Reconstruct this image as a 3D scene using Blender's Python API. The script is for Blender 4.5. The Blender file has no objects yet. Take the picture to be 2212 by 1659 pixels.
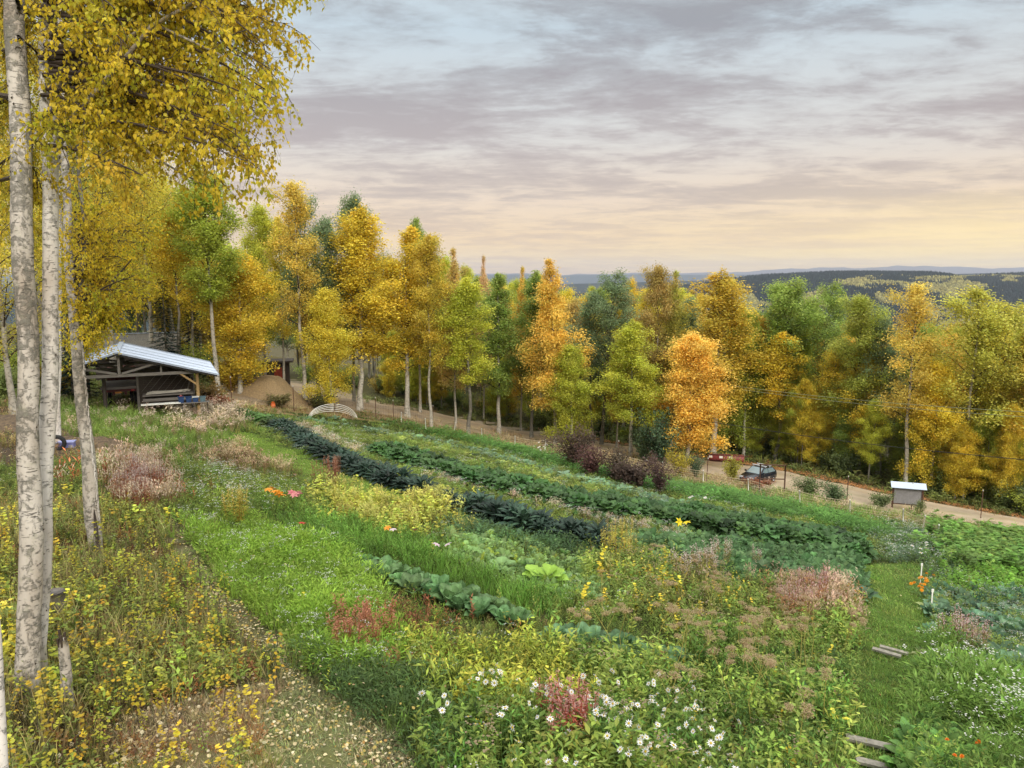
import bpy, math, random
import numpy as np
from mathutils import Vector, Matrix

R = math.radians
rng = np.random.default_rng(7)
random.seed(7)
scene = bpy.context.scene
col = scene.collection

# ------------------------------------------------------------------ camera
PITCH = R(8.1)
FPX = 745.0
cam_d = bpy.data.cameras.new("camera")
cam = bpy.data.objects.new("camera", cam_d)
col.objects.link(cam)
cam.location = (0, 0, 0)
cam.rotation_euler = (R(90) - PITCH, 0, 0)
cam_d.sensor_width = 36.0
cam_d.lens = FPX / 1024 * 36.0
cam_d.clip_start = 0.1
cam_d.clip_end = 40000
scene.camera = cam

# ------------------------------------------------------------------ sky
SUN_EL, SUN_AZ = R(27), R(160)      # azimuth clockwise from +y
world = bpy.data.worlds.new("World")
scene.world = world
world.use_nodes = True


class NT:
    def __init__(self, tree):
        self.t = tree
        self.n = tree.nodes
        self.l = tree.links

    def new(self, typ, **kw):
        n = self.n.new(typ)
        for k, v in kw.items():
            setattr(n, k, v)
        return n

    def link(self, a, b):
        self.l.new(a, b)

    def set(self, sock, v):
        if hasattr(v, "is_output") or isinstance(v, bpy.types.NodeSocket):
            self.l.new(v, sock)
        else:
            sock.default_value = v

    def math(self, op, a, b=0.0, c=0.0, clamp=False):
        n = self.new("ShaderNodeMath", operation=op)
        n.use_clamp = clamp
        self.set(n.inputs[0], a)
        self.set(n.inputs[1], b)
        self.set(n.inputs[2], c)
        return n.outputs[0]

    def mix(self, fac, a, b, blend='MIX'):
        n = self.new("ShaderNodeMix", data_type='RGBA', blend_type=blend)
        self.set(n.inputs[0], fac)
        self.set(n.inputs[6], a if not isinstance(a, tuple) or len(a) == 4 else (*a, 1))
        self.set(n.inputs[7], b if not isinstance(b, tuple) or len(b) == 4 else (*b, 1))
        return n.outputs[2]

    def ramp(self, fac, stops, interp='LINEAR'):
        n = self.new("ShaderNodeValToRGB")
        cr = n.color_ramp
        cr.interpolation = interp
        while len(cr.elements) < len(stops):
            cr.elements.new(0.5)
        for e, (p, c) in zip(cr.elements, stops):
            e.position = p
            if isinstance(c, (int, float)):
                c = (c, c, c)
            e.color = (*c, 1)
        self.set(n.inputs[0], fac)
        return n.outputs[0]

    def noise(self, vec, scale, detail=4, rough=.55, dist=0.0, w=None):
        n = self.new("ShaderNodeTexNoise")
        n.inputs["Scale"].default_value = scale
        n.inputs["Detail"].default_value = detail
        n.inputs["Roughness"].default_value = rough
        n.inputs["Distortion"].default_value = dist
        if vec is not None:
            self.link(vec, n.inputs["Vector"])
        return n.outputs["Fac"]

    def mapping(self, vec, loc=(0, 0, 0), rot=(0, 0, 0), sc=(1, 1, 1)):
        n = self.new("ShaderNodeMapping")
        n.inputs["Location"].default_value = loc
        n.inputs["Rotation"].default_value = rot
        n.inputs["Scale"].default_value = sc
        self.link(vec, n.inputs["Vector"])
        return n.outputs[0]


def build_sky():
    w = NT(world.node_tree)
    w.n.clear()
    out = w.new("ShaderNodeOutputWorld")
    bg = w.new("ShaderNodeBackground")
    sky = w.new("ShaderNodeTexSky", sky_type='NISHITA')
    sky.sun_disc = False
    sky.sun_elevation = SUN_EL
    sky.sun_rotation = SUN_AZ
    tc = w.new("ShaderNodeTexCoord")
    sep = w.new("ShaderNodeSeparateXYZ")
    w.link(tc.outputs["Generated"], sep.inputs[0])
    x, y, z = sep.outputs
    zc = w.math('MAXIMUM', z, 0.0)
    zz = w.math('ADD', zc, 0.075)
    px = w.math('DIVIDE', x, zz)
    py = w.math('DIVIDE', y, zz)
    cmb = w.new("ShaderNodeCombineXYZ")
    w.link(px, cmb.inputs[0])
    w.link(py, cmb.inputs[1])
    P = cmb.outputs[0]
    P1 = w.mapping(P, loc=(3.1, 1.7, 0), rot=(0, 0, R(-16)), sc=(.55, .95, 1))
    big = w.noise(P1, 0.9, 5, .55, .5)
    P2 = w.mapping(P, loc=(7.3, 2.2, 0), rot=(0, 0, R(-24)), sc=(.95, 1.35, 1))
    mid = w.noise(P2, 1.5, 8, .6, .6)
    P3 = w.mapping(P, loc=(1.3, 9.2, 0), rot=(0, 0, R(10)), sc=(1, 1.25, 1))
    fine = w.noise(P3, 4.2, 9, .66, .25)
    dens = w.math('ADD', w.math('MULTIPLY', big, .42), w.math('MULTIPLY', mid, .4))
    rip = w.noise(w.mapping(P, loc=(4, 1, 0), rot=(0, 0, R(-20)), sc=(1.0, 2.2, 1)), 7.5, 7, .7, .3)
    dens = w.math('ADD', dens, w.math('MULTIPLY', fine, .24))
    dens = w.math('ADD', dens, w.math('MULTIPLY', w.math('SUBTRACT', rip, .5), .11))
    shade = w.ramp(dens, [(.46, 0.0), (.51, .3), (.55, .7), (.61, 1.0)])
    # light: side of the clouds and gaps / body of the clouds, by elevation
    gap = w.ramp(zc, [(0.0, (.74, .52, .36)), (.022, (.92, .68, .36)), (.05, (.88, .63, .36)),
                      (.10, (.80, .62, .46)), (.17, (.68, .64, .59)), (.30, (.54, .63, .68)), (.55, (.60, .60, .58))])
    body = w.ramp(zc, [(0.0, (.60, .44, .36)), (.03, (.74, .52, .32)), (.06, (.65, .46, .32)),
                       (.10, (.53, .41, .34)), (.17, (.44, .365, .345)), (.30, (.315, .315, .33)), (.55, (.48, .47, .45))])
    c = w.mix(shade, gap, body)
    # the sunset glow low on the right
    glow_r = w.ramp(w.math('DIVIDE', x, y), [(.05, 0.0), (.35, .55), (.62, 1.0)])
    band = w.ramp(zc, [(.0, 0.1), (.012, .8), (.035, 1.0), (.055, .7), (.10, .15), (.14, 0.0)])
    streak = w.ramp(w.noise(w.mapping(tc.outputs["Generated"], sc=(3, 3, 60)), 1.6, 4, .5), [(.38, .45), (.6, 1.0)])
    g = w.math('MULTIPLY', w.math('MULTIPLY', glow_r, band), streak)
    c = w.mix(w.math('MULTIPLY', g, .95), c, (1.10, .84, .36))
    # clear-air sky behind, seen faintly through thin cloud
    skyc = w.mix(1.0, sky.outputs[0], (.1, .1, .1), 'MULTIPLY')
    c = w.mix(.12, c, skyc)
    # overcast vault: unseen sky overhead raised well above the rim to light the foreground
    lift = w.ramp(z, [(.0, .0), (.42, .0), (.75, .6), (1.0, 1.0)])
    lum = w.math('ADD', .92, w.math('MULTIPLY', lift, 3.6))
    w.link(c, bg.inputs[0])
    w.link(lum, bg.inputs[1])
    w.link(bg.outputs[0], out.inputs[0])


build_sky()

# ------------------------------------------------------------------ sun (soft; placed behind the camera to light the tree fronts)
sd = bpy.data.lights.new("sun", 'SUN')
sd.energy = 2.0
sd.angle = R(18)
sd.color = (1.0, .93, .82)
sun = bpy.data.objects.new("sun", sd)
col.objects.link(sun)
sdir = Vector((math.sin(SUN_AZ) * math.cos(SUN_EL), math.cos(SUN_AZ) * math.cos(SUN_EL), math.sin(SUN_EL)))
sun.rotation_euler = sdir.to_track_quat('Z', 'Y').to_euler()
sun.location = (0, -20, 60)

scene.view_settings.view_transform = 'Standard'
scene.view_settings.look = 'None'
scene.view_settings.exposure = 0.36
scene.view_settings.gamma = 1.0
scene.view_settings.use_curve_mapping = False
scene.render.engine = 'CYCLES'
cy = scene.cycles
cy.use_denoising = True
cy.use_adaptive_sampling = True
cy.adaptive_threshold = 0.02
cy.max_bounces = 6
cy.diffuse_bounces = 3
cy.glossy_bounces = 2
cy.transmission_bounces = 3
cy.transparent_max_bounces = 6
cy.volume_bounces = 0
cy.sample_clamp_indirect = 4

# ------------------------------------------------------------------ terrain function and picture geometry
KS = [-60, -20, 0, 54, 60, 72, 90, 130, 300, 800, 2500, 20000]
KZ = [-2.5, -2.5, -5.3, -16.7, -17.7, -18.9, -21.0, -28, -62, -150, -220, -230]


def ss(a, b, x):
    t = np.clip((np.asarray(x, float) - a) / (b - a), 0, 1)
    return t * t * (3 - 2 * t)


def H(x, y):
    x = np.asarray(x, float)
    y = np.asarray(y, float)
    s = .644 * x + .766 * y
    t = .766 * x - .644 * y
    z = np.interp(s, KS, KZ) - .0154 * np.clip(t, -120, 60)
    return z + 1.6 * ss(-50, -66, t) * ss(15, 40, s) + \
        .05 * np.sin(x * .9 + 1.3 * np.sin(y * .31)) * np.cos(y * .7)


def Hf(x, y):
    return float(H(x, y))


def ray(u, v):
    a = (u * 1024 / 2212 - 512) / FPX
    b = (v * 1024 / 2212 - 384) / FPX
    return np.array([a, math.cos(PITCH) - b * math.sin(PITCH), -(math.sin(PITCH) + b * math.cos(PITCH))])


def hit(u, v):
    """point of the ground seen at (u, v) of the photo (2212 wide) and its depth"""
    r = ray(u, v)
    d = 3.0
    while d < 3000:
        p = r * d
        if p[2] < Hf(p[0], p[1]):
            break
        d *= 1.012
    lo, hi = d / 1.012, d
    for _ in range(24):
        m = (lo + hi) / 2
        p = r * m
        if p[2] < Hf(p[0], p[1]):
            hi = m
        else:
            lo = m
    return r * hi, hi


def at(u, v, d):
    return Vector(ray(u, v) * d)


def gp(u, v):
    p, d = hit(u, v)
    return Vector((p[0], p[1], Hf(p[0], p[1])))


def proj(x, y, z):
    """world -> (u, v, depth) arrays"""
    x = np.asarray(x, float); y = np.asarray(y, float); z = np.asarray(z, float)
    dep = y * math.cos(PITCH) - z * math.sin(PITCH)
    up = z * math.cos(PITCH) + y * math.sin(PITCH)
    dd = np.maximum(dep, 1e-3)
    return (512 + FPX * x / dd) * 2212 / 1024, (384 - FPX * up / dd) * 2212 / 1024, dep


def inside(u, v, poly):
    r = np.zeros(len(u), bool)
    n = len(poly)
    for i in range(n):
        x1, y1 = poly[i]
        x2, y2 = poly[(i + 1) % n]
        c = (y1 > v) != (y2 > v)
        xi = (x2 - x1) * (v - y1) / ((y2 - y1) if y2 != y1 else 1e-9) + x1
        r ^= c & (u < xi)
    return r


# ------------------------------------------------------------------ mesh tools
class Buf:
    def __init__(self):
        self.V = []; self.F = {3: [], 4: []}; self.M = {3: [], 4: []}; self.C = []; self.n = 0

    def add(self, V, F, c=(1, 1, 1), m=0):
        V = np.asarray(V, float).reshape(-1, 3)
        c = np.asarray(c, float)
        if c.ndim == 1:
            c = np.tile(c, (len(V), 1))
        self.V.append(V); self.C.append(c)
        if isinstance(F, np.ndarray):
            F = [F]
        elif F and not isinstance(F[0], np.ndarray):
            byk = {}
            for f in F:
                byk.setdefault(len(f), []).append(f)
            F = [np.array(a) for a in byk.values()]
        for f in F:
            if len(f) == 0:
                continue
            k = f.shape[1]
            if k > 4:
                f = np.concatenate([f[:, [0, i, i + 1]] for i in range(1, k - 1)])
                k = 3
            self.F[k].append(f + self.n)
            self.M[k].append(np.full(len(f), m))
        self.n += len(V)
        return self

    def box(self, a, b, c=(1, 1, 1), m=0, M=None):
        x0, y0, z0 = a; x1, y1, z1 = b
        V = np.array([[x0, y0, z0], [x1, y0, z0], [x1, y1, z0], [x0, y1, z0],
                      [x0, y0, z1], [x1, y0, z1], [x1, y1, z1], [x0, y1, z1]], float)
        if M is not None:
            V = np.array([list(M @ Vector(v)) for v in V])
        F = np.array([[0, 3, 2, 1], [4, 5, 6, 7], [0, 1, 5, 4], [1, 2, 6, 5], [2, 3, 7, 6], [3, 0, 4, 7]])
        return self.add(V, F, c, m)

    def beam(self, p, q, w, h, c=(1, 1, 1), m=0):
        p = Vector(p); q = Vector(q)
        d = (q - p)
        L = d.length
        d.normalize()
        up = Vector((0, 0, 1)) if abs(d.z) < .95 else Vector((0, 1, 0))
        s = d.cross(up).normalized()
        n = s.cross(d)
        V = [p + s * (a * w / 2) + n * (b * h / 2) + d * l for l in (0, L) for a, b in ((-1, -1), (1, -1), (1, 1), (-1, 1))]
        F = np.array([[0, 1, 2, 3], [7, 6, 5, 4], [0, 4, 5, 1], [1, 5, 6, 2], [2, 6, 7, 3], [3, 7, 4, 0]])
        return self.add(np.array([list(v) for v in V]), F, c, m)

    def tube(self, pts, rad, k=6, c=(1, 1, 1), m=0, cap=True):
        pts = np.asarray(pts, float)
        n = len(pts)
        rad = np.broadcast_to(np.asarray(rad, float), (n,))
        T = np.gradient(pts, axis=0)
        T /= np.linalg.norm(T, axis=1)[:, None] + 1e-9
        ref = np.array([0, 0, 1.0]) if abs(T[0, 2]) < .8 else np.array([1.0, 0, 0])
        A = np.cross(T, ref); A /= np.linalg.norm(A, axis=1)[:, None] + 1e-9
        B = np.cross(T, A)
        th = np.arange(k) * 2 * math.pi / k
        V = pts[:, None] + rad[:, None, None] * (np.cos(th)[None, :, None] * A[:, None] + np.sin(th)[None, :, None] * B[:, None])
        i = np.arange(n - 1)[:, None] * k; j = np.arange(k)[None]
        j2 = (j + 1) % k
        Q = np.stack([i + j, i + j2, i + k + j2, i + k + j], -1).reshape(-1, 4)
        fs = [Q]
        if cap:
            fs += [np.array([[0, a, a + 1] for a in range(1, k - 1)]), np.array([[(n - 1) * k, (n - 1) * k + a + 1, (n - 1) * k + a] for a in range(1, k - 1)])]
        return self.add(V.reshape(-1, 3), fs, c, m)

    def mesh(self, name, mats, smooth=False):
        V = np.concatenate(self.V).astype(np.float32)
        C = np.concatenate(self.C).astype(np.float32)
        me = bpy.data.meshes.new(name)
        me.vertices.add(len(V))
        me.vertices.foreach_set("co", V.ravel())
        idx = []; tot = []; mi = []
        for k in (3, 4):
            if self.F[k]:
                f = np.concatenate(self.F[k]); idx.append(f.ravel()); tot.append(np.full(len(f), k)); mi.append(np.concatenate(self.M[k]))
        idx = np.concatenate(idx).astype(np.int32); tot = np.concatenate(tot).astype(np.int32); mi = np.concatenate(mi).astype(np.int32)
        me.loops.add(len(idx)); me.loops.foreach_set("vertex_index", idx)
        me.polygons.add(len(tot))
        st = np.concatenate([[0], np.cumsum(tot)[:-1]]).astype(np.int32)
        me.polygons.foreach_set("loop_start", st)
        me.polygons.foreach_set("loop_total", tot)
        me.polygons.foreach_set("material_index", mi)
        me.polygons.foreach_set("use_smooth", np.full(len(tot), smooth))
        ca = me.color_attributes.new("Col", 'FLOAT_COLOR', 'POINT')
        ca.data.foreach_set("color", np.concatenate([C, np.ones((len(C), 1), np.float32)], 1).ravel())
        for m in (mats if isinstance(mats, (list, tuple)) else [mats]):
            me.materials.append(m)
        me.update()
        me.validate()
        return me


def link(name, me, parent=None, loc=None, color=None):
    o = bpy.data.objects.new(name, me)
    col.objects.link(o)
    if parent is not None:
        o.parent = parent
    if loc is not None:
        o.location = loc
    if color is not None:
        o.color = (*color, 1)
    return o


def tag(o, label=None, cat=None, group=None, kind=None):
    if label: o["label"] = label
    if cat: o["category"] = cat
    if group: o["group"] = group
    if kind: o["kind"] = kind
    return o


def thing(name, label, cat, loc=(0, 0, 0), rz=0.0, group=None):
    o = bpy.data.objects.new(name, None)
    o.empty_display_size = .3
    col.objects.link(o)
    o.location = loc
    o.rotation_euler = (0, 0, rz)
    return tag(o, label, cat, group)


def rotm(yaw, tilt, roll=None):
    """Rz(yaw) @ Rx(tilt) @ Ry(roll) stacks"""
    yaw = np.asarray(yaw); tilt = np.asarray(tilt)
    c, s = np.cos(yaw), np.sin(yaw); ct, st = np.cos(tilt), np.sin(tilt)
    z = np.zeros_like(c); o = np.ones_like(c)
    Rz = np.stack([np.stack([c, -s, z], -1), np.stack([s, c, z], -1), np.stack([z, z, o], -1)], -2)
    Rx = np.stack([np.stack([o, z, z], -1), np.stack([z, ct, -st], -1), np.stack([z, st, ct], -1)], -2)
    M = Rz @ Rx
    if roll is not None:
        cr, sr = np.cos(roll), np.sin(roll)
        Ry = np.stack([np.stack([cr, z, sr], -1), np.stack([z, o, z], -1), np.stack([-sr, z, cr], -1)], -2)
        M = M @ Ry
    return M


def scatter(buf, P, proto, Rm, sc, C):
    """merge len(P) transformed copies of proto (V, [F..], colour factors) into buf"""
    V, Fs, cf = proto
    n = len(P)
    if n == 0:
        return
    sc = np.asarray(sc, float)
    if sc.ndim == 1:
        sc = sc[:, None]
    W = np.einsum('nij,nmj->nmi', Rm, V[None] * sc[:, None, :]) + P[:, None]
    m = len(V)
    CC = np.where(cf[None] < 0, -cf[None] * np.ones_like(C)[:, None, :], C[:, None, :] * np.maximum(cf[None], 0))
    Fl = [(f[None] + (np.arange(n) * m)[:, None, None]).reshape(-1, f.shape[1]) for f in Fs]
    buf.add(W.reshape(-1, 3), Fl, CC.reshape(-1, 3))


# ------------------------------------------------------------------ materials
def mat(name):
    m = bpy.data.materials.new(name)
    m.use_nodes = True
    t = NT(m.node_tree)
    t.n.clear()
    out = t.new("ShaderNodeOutputMaterial")
    return m, t, out


def principled(t, colr, rough=.7, spec=.3, metal=0.0, normal=None):
    b = t.new("ShaderNodeBsdfPrincipled")
    t.set(b.inputs["Base Color"], colr if not (isinstance(colr, tuple) and len(colr) == 3) else (*colr, 1))
    t.set(b.inputs["Roughness"], rough)
    b.inputs["Specular IOR Level"].default_value = spec
    b.inputs["Metallic"].default_value = metal
    if normal is not None:
        t.link(normal, b.inputs["Normal"])
    return b.outputs[0]


def bump(t, h, strength=.5, dist=.02):
    b = t.new("ShaderNodeBump")
    b.inputs["Strength"].default_value = strength
    b.inputs["Distance"].default_value = dist
    t.link(h, b.inputs["Height"])
    return b.outputs[0]


def leaf_mat(name, trans=.35, rough=.55, spec=.25, use_obj=True, gain=1.0):
    m, t, out = mat(name)
    a = t.new("ShaderNodeAttribute", attribute_name="Col")
    c = a.outputs["Color"]
    if use_obj:
        oi = t.new("ShaderNodeObjectInfo")
        c = t.mix(1.0, c, oi.outputs["Color"], 'MULTIPLY')
    p = principled(t, c, rough, spec)
    tr = t.new("ShaderNodeBsdfTranslucent")
    t.link(c, tr.inputs[0])
    mx = t.new("ShaderNodeMixShader")
    mx.inputs[0].default_value = trans
    t.link(p, mx.inputs[1]); t.link(tr.outputs[0], mx.inputs[2])
    t.link(mx.outputs[0], out.inputs[0])
    return m


M_leaf = leaf_mat("autumn_leaf", .45)
M_veg = leaf_mat("garden_plant", .3, .6, .2, use_obj=False)
M_vego = leaf_mat("garden_leaf", .25, .5, .3, use_obj=True)


def bark_mat(name, white=(.60, .56, .50), dark=(.05, .045, .04), big=.60, sc=1.0, zsc=1.0):
    m, t, out = mat(name)
    tc = t.new("ShaderNodeTexCoord")
    O = tc.outputs["Object"]
    n1 = t.noise(t.mapping(O, sc=(1.2, 1.2, .35)), 1.6, 3)
    base = t.mix(t.ramp(n1, [(.35, 0.0), (.7, 1.0)]), (*white, 1), (white[0] * .62, white[1] * .56, white[2] * .5, 1))
    dash = t.ramp(t.noise(t.mapping(O, sc=(6 * sc, 6 * sc, 46 * sc * zsc)), 1.0, 3, .6), [(.62, 0.0), (.66, 1.0)])
    region = t.noise(t.mapping(O, sc=(1.6, 1.6, .7)), 1.3, 2, .5)
    pn = t.noise(t.mapping(O, sc=(5 * sc, 5 * sc, 4.2 * sc)), 1.8, 8, .72, .5)
    pn = t.ramp(t.math('ADD', t.math('MULTIPLY', pn, .75), t.math('MULTIPLY', region, .28)), [(big - .04, 0.0), (big + .02, .75), (big + .06, 1.0)])
    lich = t.ramp(t.noise(O, 7 * sc, 4), [(.58, 0.0), (.68, 1.0)])
    c = t.mix(t.math('MULTIPLY', dash, .8), base, (*dark, 1))
    c = t.mix(t.math('MULTIPLY', pn, .75), c, t.mix(t.noise(O, 14, 3), (.035, .035, .03, 1), (.17, .17, .13, 1)))
    c = t.mix(t.math('MULTIPLY', lich, .3), c, (.22, .23, .15, 1))
    h = t.math('ADD', t.math('MULTIPLY', dash, -.6), t.math('MULTIPLY', pn, .8))
    t.link(principled(t, c, .75, .2, 0, bump(t, h, .8, .02)), out.inputs[0])
    return m


M_bark_near = bark_mat("birch_bark_near", (.52, .48, .42), big=.55, sc=1.0)
M_bark_bright = bark_mat("birch_bark_bright", (.68, .65, .60), big=.59, sc=1.1)
M_bark = bark_mat("birch_bark", (.50, .47, .40), big=.55, sc=.8)
M_bark_grey = bark_mat("grey_bark", (.26, .24, .20), big=.52, sc=.8)


def simple(name, c, rough=.7, metal=0.0, spec=.3, var=.25, nsc=6.0, stretch=(1, 1, 1), bmp=0.0, c2=None):
    m, t, out = mat(name)
    tc = t.new("ShaderNodeTexCoord")
    n = t.noise(t.mapping(tc.outputs["Object"], sc=stretch), nsc, 5, .6)
    if c2 is None:
        c2 = tuple(max(0, k * (1 - var * 1.6)) for k in c)
    cc = t.mix(t.ramp(n, [(.35, 0.0), (.68, 1.0)]), (*c, 1), (*c2, 1))
    nm = bump(t, n, bmp, .01) if bmp else None
    t.link(principled(t, cc, rough, spec, metal, nm), out.inputs[0])
    return m


M_twig = simple("dark_twig", (.07, .05, .035), .8)
M_wood_grey = simple("weathered_wood", (.20, .18, .16), .85, nsc=3, stretch=(1, 1, 8), bmp=.3)
M_wood_new = simple("new_timber", (.38, .25, .11), .8, nsc=4, stretch=(1, 1, 6))
M_wood_dark = simple("dark_planks", (.07, .055, .045), .85, nsc=5, stretch=(6, 1, 1), bmp=.3)
M_roofmetal = simple("bright_roof_metal", (.46, .53, .64), .45, .0, .5, var=.06, nsc=1.2)
M_steel = simple("rusty_steel", (.11, .055, .035), .8, 0.0, .3)
M_white = simple("white_plastic", (.80, .79, .72), .5, var=.05)
M_blue = simple("navy_tub", (.02, .05, .14), .4)
M_black = simple("black_rubber", (.02, .02, .02), .7)
M_red = simple("red_paint", (.28, .06, .06), .5, var=.3)
M_concrete = simple("pale_board", (.55, .52, .45), .8, var=.2)
M_gravel_pile = simple("sandy_gravel", (.30, .215, .115), .95, nsc=9, var=.22, bmp=.6)


def attr_mat(name, rough=.95, nscale=20, amt=.35, bmp=.5, bd=.03):
    """surface that takes its own colours from the Col attribute and breaks them up with fine noise"""
    m, t, out = mat(name)
    a = t.new("ShaderNodeAttribute", attribute_name="Col")
    tc = t.new("ShaderNodeTexCoord")
    n = t.noise(tc.outputs["Object"], nscale, 6, .65)
    n2 = t.noise(tc.outputs["Object"], nscale / 9, 4, .6)
    f = t.ramp(n, [(.25, 1 - amt), (.75, 1 + amt)])
    c = t.mix(1.0, a.outputs["Color"], t.ramp(n, [(.3, 1 - amt), (.7, 1.0)]), 'MULTIPLY')
    c = t.mix(t.math('MULTIPLY', t.ramp(n2, [(.45, 0.0), (.65, 1.0)]), .35), c, t.mix(1.0, a.outputs["Color"], (1.0, .85, .55, 1), 'MULTIPLY'))
    t.link(principled(t, c, rough, .1, 0, bump(t, n, bmp, bd)), out.inputs[0])
    return m


M_ground = attr_mat("garden_soil_and_turf")
M_hill = attr_mat("forested_hillside", nscale=.06, amt=.35, bmp=0.0)

def fbm(x, y, s, seed=0, n=4):
    r = np.random.default_rng(seed); o = 0
    for i in range(n):
        a = r.uniform(0, 6.28, 4)
        k = s * 1.9 ** i
        o = o + (np.sin(x * k + a[0] + 1.5 * np.sin(y * k * .7 + a[1])) * np.cos(y * k * 1.1 + a[2] + np.sin(x * k * .6 + a[3]))) / 1.6 ** i
    return o


# ------------------------------------------------------------------ zones of the garden, as polygons of the photo on the ground
Z = {
 'path_litter': [(600, 1400), (690, 1490), (850, 1590), (960, 1760), (1000, 2100), (520, 2100), (590, 1659), (560, 1560), (620, 1480)],
 'path_litter2': [(345, 1120), (378, 1120), (480, 1270), (640, 1400), (610, 1440), (440, 1300)],
 'litter_brown': [(270, 1560), (600, 1470), (620, 2100), (150, 2100)],
 'under': [(-300, 1030), (150, 1075), (320, 1060), (400, 1180), (470, 1290), (610, 1430), (560, 1560), (270, 1600), (150, 2100), (-300, 2100)],
 'dirt': [(-200, 885), (60, 880), (130, 945), (230, 950), (330, 975), (240, 1000), (130, 1000), (-200, 1010)],
 'bank': [(120, 868), (240, 885), (400, 915), (520, 885), (560, 945), (420, 975), (300, 950), (130, 945)],
 'mown_strip': [(500, 935), (540, 930), (640, 975), (760, 1030), (930, 1080), (910, 1100), (720, 1062), (600, 1005), (500, 960)],
 'mown_strip2': [(960, 1095), (1000, 1090), (1180, 1150), (1260, 1180), (1160, 1175), (1000, 1130)],
 'plume1': [(370, 880), (500, 885), (540, 925), (400, 950)],
 'plume2': [(470, 965), (600, 985), (650, 1030), (560, 1040), (430, 1010)],
 'plume3': [(690, 1010), (790, 1030), (780, 1055), (680, 1040)],
 'yarrow': [(410, 1020), (600, 1045), (650, 1090), (560, 1135), (400, 1110)],
 'redweed': [(250, 1030), (350, 1010), (365, 1090), (300, 1120), (260, 1090)],
 'yellowshrub': [(700, 1075), (930, 1060), (975, 1120), (890, 1165), (730, 1140)],
 'feather': [(370, 1130), (560, 1135), (740, 1215), (810, 1300), (900, 1420), (760, 1470), (600, 1390), (470, 1270)],
 'darkedge': [(600, 1395), (760, 1470), (920, 1480), (1000, 1560), (960, 1720), (850, 1600), (690, 1500)],
 'lilybed': [(560, 1110), (730, 1130), (900, 1170), (1060, 1215), (1250, 1290), (1150, 1330), (900, 1240), (740, 1215)],
 'squash': [(980, 1160), (1250, 1200), (1330, 1290), (1180, 1290), (960, 1215)],
 'teal': [(960, 1130), (1270, 1180), (1300, 1210), (1000, 1165)],
 'cabbagebed': [(760, 1200), (900, 1240), (1150, 1330), (1500, 1400), (1500, 1470), (1200, 1420), (900, 1350), (780, 1270)],
 'russet1': [(720, 1340), (930, 1340), (940, 1460), (760, 1440)],
 'lime': [(880, 1400), (1250, 1430), (1280, 1580), (980, 1560)],
 'russet2': [(1640, 1220), (1850, 1260), (1850, 1370), (1660, 1350)],
 'wildmid': [(1230, 1180), (1450, 1200), (1700, 1260), (1850, 1290), (1850, 1370), (1500, 1400), (1330, 1330)],
 'flatkale': [(1380, 1175), (1600, 1180), (1870, 1215), (1880, 1290), (1700, 1285), (1440, 1225)],
 'front': [(900, 1470), (1250, 1400), (1500, 1400), (1870, 1350), (1850, 1500), (1825, 1700), (1780, 2100), (1000, 2100), (960, 1640)],
 'mown_right': [(1850, 1215), (1990, 1215), (2010, 1350), (1985, 1500), (1950, 1659), (1960, 2100), (1790, 2100), (1830, 1659), (1850, 1480), (1870, 1340)],
 'beans': [(2020, 1160), (2400, 1175), (2400, 1260), (2045, 1240)],
 'celery': [(2040, 1240), (2400, 1255), (2400, 1305), (2050, 1280)],
 'brassica_r': [(2000, 1275), (2400, 1300), (2400, 1540), (2120, 1490), (2010, 1380)],
 'squash_r': [(1950, 1600), (2120, 1560), (2150, 1800), (2000, 2100), (1960, 1800)],
 'feather_r': [(1985, 1400), (2060, 1420), (2400, 1540), (2400, 2100), (1960, 2100), (1955, 1600)],
 'edge_r': [(1930, 1130), (2020, 1165), (2045, 1280), (2000, 1290), (1900, 1215)],
}
STRAW = [(770, 872), (1240, 948), (1560, 1000), (1900, 1085), (2300, 1140), (2300, 1185), (2030, 1150), (1700, 1090), (1520, 1045), (1120, 968), (860, 912), (700, 900), (560, 892), (500, 880), (520, 865), (650, 868)]
ROAD_FAR = [(1250, 948), (1400, 972), (1500, 988), (1600, 1004), (1700, 1020), (1800, 1042), (1900, 1066), (2050, 1093), (2212, 1122), (2500, 1175)]
ROAD_NEAR = [(1230, 962), (1390, 992), (1480, 1010), (1580, 1034), (1690, 1058), (1790, 1080), (1890, 1100), (2040, 1122), (2212, 1146), (2500, 1196)]
ROAD = ROAD_FAR + ROAD_NEAR[::-1]
YARD = [(480, 826), (560, 818), (700, 830), (790, 868), (1000, 905), (1250, 948), (1230, 962), (900, 905), (780, 886), (600, 872), (490, 872)]
FENCE = [(867, 914), (920, 927), (981, 934), (1041, 949), (1112, 966), (1177, 974), (1260, 990), (1340, 1006), (1430, 1026), (1519, 1044), (1617, 1064), (1728, 1091), (1836, 1112), (1951, 1133), (1992, 1148), (2022, 1172)]
GARDEN_EDGE = [(500, 880), (560, 890), (700, 898), (860, 912), (1120, 966), (1520, 1044), (1728, 1091), (1951, 1133), (2300, 1190), (2600, 1240)]


def stroke(poly, w):
    """polyline (u,v) -> world polyline sampled, used with a width in metres"""
    P = [gp(u, v) for u, v in poly]
    out = [P[0]]
    for a, b in zip(P, P[1:]):
        n = max(2, int((b - a).length / .5))
        for i in range(1, n + 1):
            out.append(a.lerp(b, i / n))
    return np.array([[p.x, p.y] for p in out])


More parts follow.
